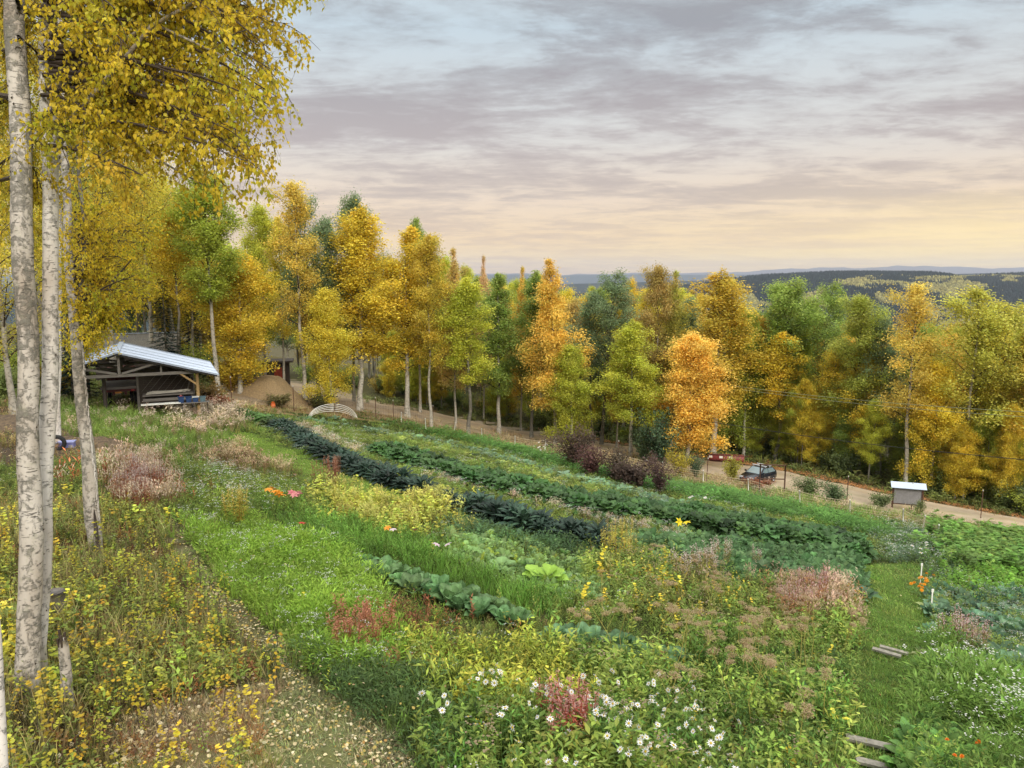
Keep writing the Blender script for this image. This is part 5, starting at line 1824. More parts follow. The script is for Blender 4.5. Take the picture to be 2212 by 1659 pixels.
def P_broad(r, n=8, L=.85, W=.38):
    ps = []
    for i in range(n):
        f = r.uniform(.75, 1.25)
        ps.append(arch_leaf(i * 2.4 + r.uniform(-.3, .3), L * r.uniform(.7, 1.1), W * r.uniform(.8, 1.2), r.uniform(.6, 1.35), r.uniform(.2, .8), 4, .03, r, stalk=.4, c=(f, f, f)))
    return merge_parts(ps)


pr_ = np.random.default_rng(77)
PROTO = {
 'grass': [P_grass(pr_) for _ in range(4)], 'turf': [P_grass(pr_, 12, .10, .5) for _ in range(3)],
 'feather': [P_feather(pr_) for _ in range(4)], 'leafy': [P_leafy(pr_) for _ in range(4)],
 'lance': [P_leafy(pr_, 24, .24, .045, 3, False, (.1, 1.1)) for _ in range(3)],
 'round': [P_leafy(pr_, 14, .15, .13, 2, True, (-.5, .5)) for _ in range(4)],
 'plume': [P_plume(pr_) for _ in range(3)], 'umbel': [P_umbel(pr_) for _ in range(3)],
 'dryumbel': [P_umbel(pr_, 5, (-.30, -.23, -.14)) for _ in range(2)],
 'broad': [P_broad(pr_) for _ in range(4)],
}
# kind: (proto, colour, colour spread, height lo, hi, width factor)
G1 = (.145, .215, .045); G2 = (.21, .30, .06); G3 = (.09, .15, .045); TEAL = (.09, .165, .065); BLUE = (.13, .205, .115)
LIME = (.46, .48, .07); OLI = (.24, .275, .065); STRW = (.42, .32, .17); RUS = (.30, .11, .05); BRO = (.19, .12, .06); BEI = (.50, .42, .32); YE = (.64, .52, .06)
MIX = {
 'weeds': [(.4, 'grass', G1, .2, .18, .42, 1), (.25, 'leafy', OLI, .25, .25, .5, 1), (.2, 'feather', G2, .2, .2, .45, 1), (.06, 'umbel', G1, .2, .35, .55, 1), (.09, 'leafy', G2, .2, .2, .4, 1)],
 'under': [(.17, 'round', LIME, .3, .2, .7, .9), (.09, 'round', YE, .3, .2, .75, .9), (.22, 'grass', (.34, .31, .12), .35, .25, .6, 1), (.12, 'leafy', (.34, .16, .06), .35, .12, .4, 1.0), (.2, 'leafy', OLI, .3, .3, .7, 1), (.1, 'round', OLI, .3, .25, .6, .9), (.1, 'lance', G1, .3, .3, .6, 1)],
 'litter_brown': [(.6, 'grass', (.36, .28, .15), .45, .07, .2, 1.3), (.12, 'leafy', (.30, .14, .05), .3, .08, .2, 1), (.15, 'grass', OLI, .3, .06, .18, 1), (.05, 'round', YE, .2, .15, .5, 1)],
 'path_litter': [(.6, 'turf', (.25, .25, .11), .4, .03, .07, 1.6), (.2, 'turf', (.25, .23, .12), .4, .03, .06, 1.5), (.15, 'turf', (.14, .18, .05), .4, .03, .08, 1.5)],
 'path_litter2': [(.6, 'turf', (.2, .19, .08), .25, .03, .08, 1.6), (.15, 'grass', OLI, .3, .08, .2, 1)],
 'dirt': [(.2, 'grass', BRO, .4, .1, .4, 1), (.15, 'leafy', OLI, .3, .15, .5, 1), (.1, 'plume', STRW, .3, .2, .5, 1)],
 'bank': [(.75, 'grass', G2, .2, .3, .6, 1.1), (.15, 'leafy', G1, .25, .3, .8, 1), (.06, 'plume', BEI, .2, .5, .9, 1)],
 'plume1': [(.25, 'plume', BEI, .2, .7, 1.3, 1), (.4, 'grass', OLI, .3, .3, .8, 1), (.35, 'leafy', G1, .3, .4, .8, 1)],
 'plume2': [(.22, 'plume', (.45, .36, .24), .2, .5, .95, 1), (.2, 'leafy', BRO, .3, .4, .8, 1), (.33, 'grass', OLI, .3, .3, .6, 1), (.25, 'leafy', G1, .3, .3, .6, 1)],
 'plume3': [(.6, 'plume', BEI, .2, .4, .8, 1), (.2, 'leafy', RUS, .3, .4, .9, 1), (.2, 'grass', OLI, .3, .3, .6, 1)],
 'yarrow': [(.26, 'umbel', G2, .2, .45, .8, 1), (.40, 'leafy', (.24, .30, .06), .25, .35, .75, 1), (.34, 'feather', G1, .2, .3, .6, 1)],
 'redweed': [(.5, 'lance', (.36, .13, .07), .3, .5, 1.0, 1), (.2, 'plume', BEI, .2, .7, 1.2, 1), (.3, 'leafy', OLI, .3, .3, .6, 1)],
 'yellowshrub': [(.6, 'round', (.46, .48, .09), .3, .5, 1.0, 1.0), (.1, 'plume', (.5, .48, .15), .2, .7, 1.1, 1), (.30, 'leafy', LIME, .3, .5, .95, 1.2)],
 'feather': [(.55, 'feather', (.22, .35, .045), .18, .35, .6, 1.1), (.25, 'grass', (.25, .40, .05), .2, .3, .55, 1), (.1, 'umbel', G2, .2, .4, .65, 1), (.1, 'leafy', G1, .2, .3, .5, 1)],
 'darkedge': [(.5, 'feather', G3, .2, .3, .55, 1.1), (.3, 'grass', G1, .2, .25, .5, 1), (.2, 'leafy', G3, .2, .3, .5, 1)],
 'lilybed': [(.45, 'lance', (.15, .28, .05), .2, .4, .75, 1), (.4, 'grass', (.15, .29, .045), .2, .3, .65, 1), (.15, 'leafy', G1, .2, .3, .5, 1)],
 'squash': [(.45, 'broad', (.20, .31, .11), .2, .3, .55, 1), (.2, 'leafy', G2, .2, .3, .5, 1), (.2, 'grass', G1, .2, .3, .5, 1), (.15, 'broad', (.3, .4, .06), .2, .3, .5, 1)],
 'teal': [(.6, 'leafy', TEAL, .2, .4, .7, 1.2), (.4, 'feather', TEAL, .2, .4, .6, 1.2)],
 'cabbagebed': [(.4, 'grass', OLI, .3, .1, .3, 1), (.3, 'leafy', G1, .3, .12, .3, 1), (.3, 'leafy', (.25, .2, .08), .3, .12, .3, 1)],
 'russet1': [(.45, 'lance', (.28, .12, .06), .3, .4, .8, 1), (.2, 'leafy', (.35, .17, .05), .3, .3, .6, 1), (.35, 'leafy', OLI, .3, .3, .6, 1)],
 'lime': [(.4, 'leafy', LIME, .25, .4, .75, 1), (.3, 'lance', (.28, .34, .06), .25, .4, .8, 1), (.3, 'leafy', G2, .3, .3, .6, 1)],
 'russet2': [(.2, 'lance', (.30, .17, .08), .3, .6, 1.0, 1), (.1, 'plume', (.42, .32, .24), .2, .7, 1.1, 1), (.4, 'leafy', G2, .3, .4, .8, 1), (.3, 'leafy', OLI, .3, .4, .8, 1)],
 'wildmid': [(.22, 'leafy', OLI, .3, .4, .8, 1), (.12, 'lance', (.26, .26, .08), .3, .4, .9, 1), (.06, 'round', YE, .3, .4, .9, .8), (.30, 'leafy', G2, .3, .4, .8, 1.1), (.14, 'lance', G1, .3, .4, .7, 1), (.05, 'dryumbel', OLI, .3, .6, 1.0, 1), (.11, 'leafy', (.32, .38, .08), .3, .4, .8, 1)],
 'flatkale': [(.7, 'broad', (.09, .17, .065), .2, .5, .85, 1), (.3, 'leafy', TEAL, .2, .4, .7, 1.2)],
 'front': [(.30, 'leafy', G2, .3, .35, .8, 1.15), (.24, 'lance', (.12, .22, .045), .3, .35, .8, 1), (.20, 'leafy', (.30, .38, .08), .3, .35, .8, 1.1), (.09, 'grass', G2, .3, .3, .7, 1), (.03, 'leafy', BRO, .3, .3, .6, 1), (.02, 'dryumbel', OLI, .2, .6, .9, 1), (.09, 'leafy', TEAL, .3, .3, .6, 1.1), (.03, 'round', YE, .3, .3, .7, .8)],
 'mown_strip': [(.9, 'turf', (.21, .32, .045), .2, .04, .09, 2.0)],
 'mown_strip2': [(.9, 'turf', (.17, .26, .04), .2, .04, .09, 2.0)],
 'mown_right': [(.5, 'turf', (.17, .27, .05), .4, .05, .14, 1.7), (.3, 'turf', (.23, .30, .07), .4, .05, .14, 1.7), (.2, 'turf', (.11, .20, .04), .4, .04, .12, 1.7)],
 'edge_r': [(.3, 'umbel', G1, .2, .4, .7, 1), (.3, 'feather', BLUE, .2, .3, .6, 1), (.4, 'leafy', G1, .3, .3, .6, 1)],
 'beans': [(.8, 'round', (.14, .25, .055), .25, .7, 1.25, 1.3), (.2, 'leafy', G2, .2, .7, 1.2, 1.2)],
 'celery': [(.8, 'round', (.15, .30, .04), .2, .4, .7, 1.2), (.2, 'leafy', G2, .2, .4, .7, 1)],
 'brassica_r': [(.4, 'broad', (.10, .18, .10), .25, .4, .75, 1), (.25, 'leafy', OLI, .3, .3, .6, 1), (.15, 'feather', G2, .2, .3, .6, 1), (.1, 'broad', (.34, .38, .16), .2, .3, .5, 1), (.1, 'umbel', G1, .2, .4, .7, 1)],
 'feather_r': [(.55, 'feather', (.17, .28, .055), .2, .5, .85, 1), (.03, 'umbel', (.15, .26, .06), .2, .6, .95, 1), (.42, 'leafy', G1, .3, .4, .7, 1)],
 'squash_r': [(.5, 'broad', (.13, .25, .06), .25, .4, .7, 1), (.5, 'leafy', G2, .3, .4, .7, 1)],
 'carrot': [(.9, 'feather', (.105, .22, .045), .15, .5, .75, 1.3), (.1, 'grass', G1, .2, .4, .6, 1)],
 'bluerow': [(.5, 'broad', BLUE, .25, .35, .6, 1), (.5, 'leafy', (.17, .24, .11), .2, .3, .5, 1)],
 'limerow': [(.35, 'broad', (.34, .38, .10), .25, .25, .4, 1), (.25, 'leafy', G1, .25, .25, .5, 1), (.4, 'leafy', (.28, .36, .06), .2, .25, .5, 1)],
 'whiteweed': [(.35, 'plume', BEI, .2, .35, .6, 1), (.35, 'umbel', OLI, .2, .35, .6, 1), (.3, 'leafy', OLI, .3, .3, .55, 1)],
 'straw': [(.6, 'grass', STRW, .25, .2, .6, 1.4), (.15, 'plume', STRW, .2, .3, .7, 1), (.15, 'leafy', OLI, .3, .2, .6, 1.3), (.1, 'leafy', (.3, .16, .07), .3, .2, .5, 1.3)],
 'forest': [(.3, 'grass', OLI, .3, .3, .7, 1.6), (.35, 'leafy', (.20, .24, .07), .3, .3, .9, 1.6), (.15, 'leafy', (.42, .24, .06), .3, .1, .4, 1.6), (.15, 'grass', (.35, .24, .12), .3, .2, .5, 1.6)],
}
STUFFNAME = {'grass': ('meadow_grass', "long green and straw coloured grass growing all over the garden slope", "grass"),
             'turf': ('mown_grass', "short mown grass of the garden paths", "grass"),
             'feather': ('feathery_foliage', "fine feathery carrot and fennel tops in the garden beds", "vegetable tops"),
             'leafy': ('leafy_weeds', "mixed leafy weeds and herbs filling the garden beds", "weeds"),
             'lance': ('narrow_leaved_herbs', "narrow leaved lily and willowherb foliage in the beds", "herbs"),
             'round': ('round_leaved_growth', "round leaved yellow and green seedlings and bean vines", "ground cover"),
             'plume': ('dry_plume_grass', "pale dry plumes of grass and seeding willowherb", "dry grass"),
             'umbel': ('white_yarrow', "small white umbels of yarrow and coriander scattered through the beds", "wild flowers"),
             'dryumbel': ('dry_umbel_weeds', "brown seed umbels among the weeds of the front bed", "dry weeds"),
             'broad': ('broad_leaved_vegetables', "broad leaved squash and brassica foliage in the beds", "vegetables")}


def garden():
    r = np.random.default_rng(2024)
    # candidates in the view wedge, thinned with distance
    Ps = []
    for d0, d1, dens in ((6.5, 11, 95), (11, 16, 80), (16, 23, 52), (23, 32, 32), (32, 45, 20), (45, 62, 12), (62, 90, 5.5)):
        hw = .78 * d1 + 1
        n = int((2 * hw) * (d1 - d0) * dens)
        y = r.uniform(d0, d1, n); x = r.uniform(-hw, hw, n)
        m = np.abs(x) < .76 * y + 1.2
        Ps.append(np.stack([x[m], y[m], np.full(m.sum(), (d0 + d1) / 2)], -1))
    P = np.concatenate(Ps)
    n = 30000
    y = r.uniform(7, 18, n); x = r.uniform(-.78, .4, n) * y
    zz = zone_of(x, y)[0]; m = np.isin(zz, ['path_litter', 'litter_brown'])
    P = np.concatenate([P, np.stack([x[m], y[m], y[m]], -1)])
    jit = r.normal(0, 1, (len(P), 2)) * (.16 + .007 * P[:, 2:3]) * np.where(r.random((len(P), 1)) < .18, 3.5, 1)
    zn, u, v, dep = zone_of(P[:, 0] + jit[:, 0], P[:, 1] + jit[:, 1])
    own = zone_of(P[:, 0], P[:, 1])[0]
    for kz in ('mown_right', 'path_litter', 'road', 'yard', 'litter_brown', 'mown_strip', 'mown_strip2', 'path_litter2'):
        zn[own == kz] = kz
    kinds = {k: [] for k in PROTO}
    blotch = fbm(P[:, 0], P[:, 1], .9, 12); blotch2 = fbm(P[:, 0], P[:, 1], 2.2, 13)
    for z, mix in MIX.items():
        idx = np.nonzero(zn == z)[0]
        if len(idx) == 0: continue
        keep = {'forest': .6, 'straw': .8, 'dirt': .8}.get(z, 1.0)
        idx = idx[r.random(len(idx)) < keep]
        # patches of one kind: choose through a smooth field plus noise
        pr = np.cumsum([m[0] for m in mix])
        q = (.5 + .5 * np.tanh(.55 * fbm(P[idx, 0], P[idx, 1], 1.1, hash(z) % 97 if False else len(z) * 7 + ord(z[0]))))
        q = np.where(r.random(len(idx)) < .45, q, r.random(len(idx)))
        for k, m in enumerate(mix):
            lo = 0 if k == 0 else pr[k - 1]
            s = idx[(q >= lo) & (q < pr[k])]
            if len(s): kinds[m[1]].append((s, m))
    for kind, lst in kinds.items():
        if not lst: continue
        b = Buf()
        for s, (pq, kd, c, sp, h0, h1, wf) in lst:
            n = len(s)
            var = r.integers(0, len(PROTO[kind]), n)
            x = P[s, 0]; y = P[s, 1]
            h = r.uniform(h0, h1, n) * (1 + np.clip(.24 * blotch[s], -.45, .6))
            dist = P[s, 2]
            far = np.clip(dist / 26, .8, 1.9)
            w = np.maximum(h * .85, .16) * wf * np.where(dist > 24, far * .95, 1.0) * r.uniform(.8, 1.25, n)
            if kind == 'turf': w = r.uniform(.16, .26, n) * far
            C = np.array(c) * (1 + r.normal(0, sp, (n, 1)) * .8 + np.clip(.17 * blotch[s][:, None] + .10 * blotch2[s][:, None], -.4, .5)) * (1 + r.normal(0, sp * .25, (n, 3)))
            C = np.clip(C, .008, .9)
            for k in range(len(PROTO[kind])):
                m = var == k
                if m.sum() == 0: continue
                scatter(b, np.stack([x[m], y[m], H(x[m], y[m]) - .015], -1), PROTO[kind][k], rotm(r.uniform(0, 6.28, m.sum()), r.normal(0, .10, m.sum())),
                        np.stack([w[m], w[m], h[m]], -1), C[m])
        nm, lab, cat = STUFFNAME[kind]
        tag(link(nm, b.mesh(nm, M_veg)), lab, cat, kind='stuff')
    # fallen leaves
    b = Buf()
    n = 80000
    y = 6.5 + 40 * r.random(n) ** 1.5; x = r.uniform(-.78, .78, n) * y
    zn, u, v, dep = zone_of(x, y)
    pk = {'path_litter': 1.0, 'path_litter2': 1.0, 'litter_brown': 1.0, 'under': .5, 'dirt': .5, 'mown_right': .03, 'bank': .06, 'feather': .04, 'darkedge': .1, 'mown_strip': .08, 'forest': .5}
    kp = np.array([pk.get(k, .02) for k in zn])
    m = (r.random(n) < kp) & ((r.random(n) < .55) | (zn != 'path_litter'))
    x = x[m]; y = y[m]; n = len(x)
    pal = np.array([[.66, .55, .32], [.62, .47, .14], [.52, .30, .10], [.72, .64, .44], [.42, .29, .15]])
    C = pal[r.choice(5, n, p=[.35, .25, .12, .13, .15])] * r.uniform(.7, 1.15, n)[:, None]
    up = np.where(np.isin(zone_of(x, y)[0], ['feather', 'darkedge', 'bank']), .35, .03)
    scatter(b, np.stack([x, y, H(x, y) + up * r.uniform(.4, 1.2, n)], -1), HEX, rotm(r.uniform(0, 6.28, n), r.normal(0, .35, n), r.normal(0, .3, n)), r.uniform(.03, .065, n), C)
    n = 5200
    y = r.uniform(7, 16, n); x = r.uniform(-.7, .1, n) * y
    m = np.isin(zone_of(x, y)[0], ['path_litter', 'path_litter2', 'litter_brown']) ; x = x[m]; y = y[m]; n = len(x)
    C = pal[r.choice(5, n, p=[.5, .2, .05, .2, .05])] * r.uniform(.8, 1.25, n)[:, None]
    scatter(b, np.stack([x, y, H(x, y) + r.uniform(.03, .07, n)], -1), HEX, rotm(r.uniform(0, 6.28, n), r.normal(0, .35, n), r.normal(0, .35, n)), r.uniform(.036, .062, n), C)
    # rust coloured litter along the far edge of the road
    far = [gp(u, v - 3) for u, v in ROAD_FAR]
    fx = np.interp(r.uniform(0, 1, 9000), np.linspace(0, 1, len(far)), np.arange(len(far)))
    i0 = np.floor(fx).astype(int).clip(0, len(far) - 2); fr = fx - i0
    A = np.array([[p.x, p.y] for p in far])
    xy = A[i0] * (1 - fr)[:, None] + A[i0 + 1] * fr[:, None] + r.normal(0, .55, (9000, 2))
    C = np.array([[.50, .25, .10]]) * r.uniform(.6, 1.3, 9000)[:, None]
    scatter(b, np.stack([xy[:, 0], xy[:, 1], H(xy[:, 0], xy[:, 1]) + .13], -1), HEX, rotm(r.uniform(0, 6.28, 9000), r.normal(0, .4, 9000)), r.uniform(.07, .13, 9000), C)
    tag(link("fallen_leaves", b.mesh("fallen_leaves", M_veg)), "yellow and tan birch leaves fallen on the paths and under the trees", "fallen leaves", kind='stuff')


garden()

# ------------------------------------------------------------------ plants one can count


def mesh_of(name, proto, mt=None):
    b = Buf(); b.add(proto[0], proto[1], proto[2]); return b.mesh(name, mt or M_vego)


def kale(r, dark=True):
    ps = []
    n = 22
    for i in range(n):
        f = r.uniform(.7, 1.25); k = i / n
        if dark:
            ps.append(arch_leaf(i * 2.4 + r.uniform(-.2, .2), r.uniform(.42, .62) * (1.1 - .3 * k), .10, 1.35 - .9 * (1 - k), .75, 6, .015, r, z0=.12 + .22 * k, stalk=.15, c=(f, f, f), fold=-.22, vein=1.5))
        else:
            ps.append(arch_leaf(i * 2.4 + r.uniform(-.2, .2), r.uniform(.40, .52) * (1.1 - .3 * k), .24, 1.25 - .95 * (1 - k), .75, 6, .05, r, z0=.16 + .22 * k, stalk=.35, c=(f, f, f), fold=-.18, vein=.85))
    st = Buf(); st.tube(np.array([[0, 0, 0], [.01, 0, .2], [0, 0, .4]]), .018, 5)
    ps.append((st.V[0], [f for k in (3, 4) for f in st.F[k]], np.full((len(st.V[0]), 3), 1.6)))
    return merge_parts(ps)


def collard(r):
    ps = []
    for i in range(13):
        f = r.uniform(.75, 1.25); k = i / 13
        ps.append(arch_leaf(i * 2.4 + r.uniform(-.3, .3), r.uniform(.42, .60), r.uniform(.24, .34), 1.45 - .85 * (1 - k), .35, 7, .025, r, z0=.03, stalk=.22, c=(f, f, f), fold=.22, vein=1.6))
    return merge_parts(ps)


kr = np.random.default_rng(55)
KD = [mesh_of("dark_kale", kale(kr, True)) for _ in range(5)]
KC = [mesh_of("curly_kale", kale(kr, False)) for _ in range(5)]
CO = [mesh_of("collard", collard(kr)) for _ in range(5)]


def row_points(poly, step, w=0.0, lanes=1, jit=.06):
    S = stroke(poly, 0)
    d = np.concatenate([[0], np.cumsum(np.linalg.norm(np.diff(S, axis=0), axis=1))])
    out = []
    for ln in range(lanes):
        off = (ln - (lanes - 1) / 2) * w
        t = np.arange(rng.uniform(0, step), d[-1], step)
        x = np.interp(t, d, S[:, 0]); y = np.interp(t, d, S[:, 1])
        dx = np.gradient(x); dy = np.gradient(y); L = np.hypot(dx, dy) + 1e-9
        out.append(np.stack([x - dy / L * off, y + dx / L * off], -1) + rng.normal(0, jit, (len(t), 2)))
    return np.concatenate(out)


def plant_row(name, meshes, pts, color, s0, s1, label, cat, group, var=.15, skip=0.0):
    for x, y in pts:
        if rng.random() < skip: continue
        o = link(name, meshes[rng.integers(len(meshes))], color=tuple(np.clip(np.array(color) * (1 + rng.normal(0, var)) * (1 + rng.normal(0, .05, 3)), .005, 1)))
        o.location = (x, y, Hf(x, y) - .02); s = rng.uniform(s0, s1)
        o.scale = (s, s, s * rng.uniform(.9, 1.15)); o.rotation_euler = (rng.normal(0, .06), rng.normal(0, .06), rng.uniform(0, 6.28))
        tag(o, label, cat, group)


DK = (.026, .050, .033)
plant_row("dark_kale_plant", KD, row_points([(592, 925), (640, 950), (700, 986), (760, 1018), (850, 1052), (930, 1075)], .42, .42, 3), DK, 1.05, 1.75, "blue black kale plant in the upper stretch of the long dark row", "kale", "dark kale, upper stretch of the row", .3, .1)
plant_row("dark_kale_plant", KD, row_points([(955, 1092), (1050, 1120), (1150, 1150), (1250, 1176), (1330, 1200)], .43, .42, 3), DK, 1.05, 1.7, "blue black kale plant in the lower nearer stretch of the long dark row", "kale", "dark kale, lower stretch of the row", .3, .1)
plant_row("curly_kale_plant", KC, row_points([(515, 908), (550, 916), (592, 930)], .42, .5, 2), (.08, .15, .04), 1.4, 1.7, "green curly kale plant at the far top end of the dark kale row", "kale", "curly kale at the end of the dark row")
CKc = (.06, .135, .035)
plant_row("curly_kale_plant", KC, row_points([(830, 985), (920, 1012), (1010, 1042), (1100, 1068), (1200, 1092), (1300, 1115)], .46, .55, 4), CKc, 1.2, 1.8, "deep green curly kale plant in the upper part of the broad row", "kale", "curly kale, upper part of the broad row", .25, .07)
plant_row("curly_kale_plant", KC, row_points([(1290, 1105), (1400, 1124), (1520, 1144), (1640, 1162), (1760, 1182), (1855, 1198)], .54, .60, 7), CKc, 1.4, 1.75, "deep green curly kale plant in the lower broad part of the row", "kale", "curly kale, lower part of the broad row", .25, .07)
CB = (.095, .18, .065)
plant_row("collard_plant", CO, row_points([(770, 1228), (860, 1262), (960, 1300), (1060, 1338), (1150, 1362)], .48, .5, 2), CB, .85, 1.15, "large blue green collard plant in the left run of the collard row", "collard", "collards, left run of the row", .18)
plant_row("collard_plant", CO, row_points([(1190, 1385), (1280, 1410), (1380, 1438), (1480, 1465)], .5, .5, 2), (.09, .17, .075), .85, 1.1, "bluish collard plant half hidden in weeds at the right end of the row", "collard", "collards, right run of the row", .18)
BR = (.085, .155, .08)
plant_row("broccoli_plant", CO, np.concatenate([row_points([(2010, 1330), (2080, 1350), (2180, 1375), (2300, 1400)], .6, .7, 2), row_points([(2050, 1420), (2150, 1450), (2260, 1475)], .6, .7, 2)]), BR, 1.0, 1.35, "blue green broccoli plant in the bed right of the mown path", "broccoli", "broccoli right of the mown path", .2)
plant_row("broccoli_plant", CO, row_points([(1430, 1215), (1540, 1235), (1660, 1252), (1780, 1268), (1860, 1280)], .65, .6, 2), (.075, .145, .055), 1.05, 1.4, "flat leaved green kale plant below the broad curly kale", "kale", "flat kale below the curly kale", .2)

# daisies of the front bed
dz = Buf()
for i in range(10):
    a = i * 2 * math.pi / 10
    V, F, _ = leafq((.009 * math.cos(a), .009 * math.sin(a), 0), a - math.pi / 2, .15 - .3 * (i % 3 == 1), .040, .014)
    dz.add(V, F, (.86, .86, .86))
dz_m = dz.mesh("daisy_petals", M_vego)
ds = Buf(); ds.tube(np.array([[0, 0, -.75], [.02, .01, -.35], [0, 0, 0]]), .0035, 4, (.16, .26, .05))
for i in range(6):
    V, F, c = leafq((.01, 0, -.1 - .1 * i), i * 2.4, .4, .12, .022); ds.add(V, F, (.12, .22, .05))
ds_m = ds.mesh("daisy_stem", M_vego)
dc = Buf(); dc.tube(np.array([[0, 0, -.002], [0, 0, .006], [0, 0, .010]]), [.012, .012, .006], 9, (.62, .42, .02)); dc_m = dc.mesh("daisy_eye", M_vego)


def flower_at(u, v, hgt, spreadmesh, name, label, cat, group, s=1.0, color=(1, 1, 1), tilt=.5, eye=True, stem=None):
    """place a flower so that its head is seen at (u, v), standing hgt above the ground"""
    r = ray(u, v); d = 4.0
    while d < 120:
        p = r * d
        if p[2] - hgt < Hf(p[0], p[1]): break
        d *= 1.004
    o = thing(name, label, cat, p, rng.uniform(0, 6.28), group)
    o.scale = (s, s, s)
    h = link("petals", spreadmesh, o, color=color); rr = (rng.normal(0, tilt), rng.normal(0, tilt), 0)
    h.rotation_euler = rr
    sm = link("stem", stem or ds_m, o); sm.scale = (1, 1, hgt / .75 / s)
    if eye:
        e = link("eye", dc_m, o); e.rotation_euler = rr; e.location = (0, 0, .0)
    return o


r9 = np.random.default_rng(99)
cl = [(1060, 1455, 45, 20, 16), (1180, 1485, 45, 18, 12), (1260, 1500, 60, 30, 26), (1320, 1535, 60, 30, 24), (1430, 1500, 50, 40, 16), (1490, 1520, 50, 40, 14), (1400, 1590, 60, 40, 24), (1540, 1590, 40, 40, 14), (1120, 1540, 90, 40, 14), (960, 1520, 40, 30, 6), (1560, 1640, 80, 30, 10), (1250, 1630, 120, 30, 8)]
for cu, cv, su, sv, n in cl:
    for i in range(n):
        flower_at(cu + r9.normal(0, su * .6), cv + r9.normal(0, sv * .6), r9.uniform(.6, .9), dz_m, "daisy", "white daisy with yellow eye in the drift at the front of the bed", "daisy", "white daisies at the front", s=r9.uniform(.75, 1.35), tilt=.75)
for cu, cv, su, sv, n in ((1165, 965, 22, 10, 16), (1410, 990, 12, 5, 4), (1130, 1000, 20, 10, 4), (1500, 1075, 40, 8, 5), (2000, 1180, 40, 14, 8)):
    for i in range(n):
        flower_at(cu + r9.normal(0, su * .6), cv + r9.normal(0, sv * .6), r9.uniform(.6, .9), dz_m, "daisy", "small white daisy far up the garden near the netting fence", "daisy", "white daisies far up the garden", s=r9.uniform(1.6, 2.6))

# lilies and marigolds
ly = Buf()
for i in range(6):
    a = i * math.pi / 3
    V, F, C = arch_leaf(a, .13, .05, .8, .9, 4, 0, None, stalk=.05, fold=.1, vein=.9)
    ly.add(V, F, C)
ly_m = ly.mesh("lily_petals", M_vego)
ORL = (.85, .33, .03)
for u, v, c, lab in ((587, 1056, ORL, "topmost orange lily of the left lily clump"), (594, 1064, ORL, "orange lily just below the topmost of the clump"), (602, 1068, ORL, "widest open orange lily of the left clump"), (610, 1071, ORL, "lowest orange lily of the left clump"), (580, 1060, ORL, "leftmost orange lily of the left clump"),
                     (630, 1066, (.62, .18, .20), "pink lily at the left of the pink trio"), (637, 1071, (.66, .25, .25), "pink lily in the middle of the pink trio"), (645, 1068, (.62, .22, .26), "pink lily at the right of the pink trio"),
                     (652, 1132, (.55, .06, .04), "small red lily alone in the grass"), (837, 1142, ORL, "single orange lily beside a pale lily"), (849, 1146, (.75, .60, .62), "pale pink lily touching the single orange lily"), (896, 1146, (.25, .03, .04), "dark red flower on a green stalk"),
                     (942, 1178, (.72, .55, .62), "left one of two pale pink lilies over the collards"), (968, 1178, (.74, .58, .64), "right one of two pale pink lilies over the collards"), (1465, 1128, (.85, .68, .02), "large yellow lily left of its twin by the curly kale"), (1484, 1131, (.85, .66, .02), "large yellow lily right of its twin by the curly kale")):
    flower_at(u, v, .85, ly_m, "lily_flower", lab, "lily", None, s=(1.35 if v < 1080 else 1.0 if u < 1400 else 1.7), color=c, eye=False)
mg = Buf()
for k in range(3):
    for i in range(8):
        V, F, _ = leafq((0, 0, .004 * k), i * .785 + k * .3, .1 + .4 * k, .04 - .008 * k, .024); mg.add(V, F, (1, 1, 1))
mg_m = mg.mesh("marigold_petals", M_vego)
for i in range(16):
    flower_at(1994 + r9.normal(0, 18), 1258 + r9.normal(0, 11), .4, mg_m, "marigold", "orange marigold in the patch where the mown path begins", "marigold", "marigolds at the top of the path", s=2.0, color=(.85, .38, .02), tilt=.4, eye=False)
for i in range(12):
    flower_at(1828 + r9.normal(0, 16), 1268 + r9.normal(0, 14), .5, mg_m, "marigold", "orange marigold in the patch left of the mown path", "marigold", "marigolds left of the path", s=1.6, color=(.85, .36, .02), tilt=.4, eye=False)
for i, (u, v) in enumerate(((2046, 1598), (2062, 1632), (2078, 1634), (2110, 1606), (2114, 1602))):
    flower_at(u, v, .6, mg_m, "marigold", "orange nasturtium flower among round leaves at the lower right", "flower", "orange flowers at the lower right", s=1.1, color=(.85, .25, .02), tilt=.5, eye=False)


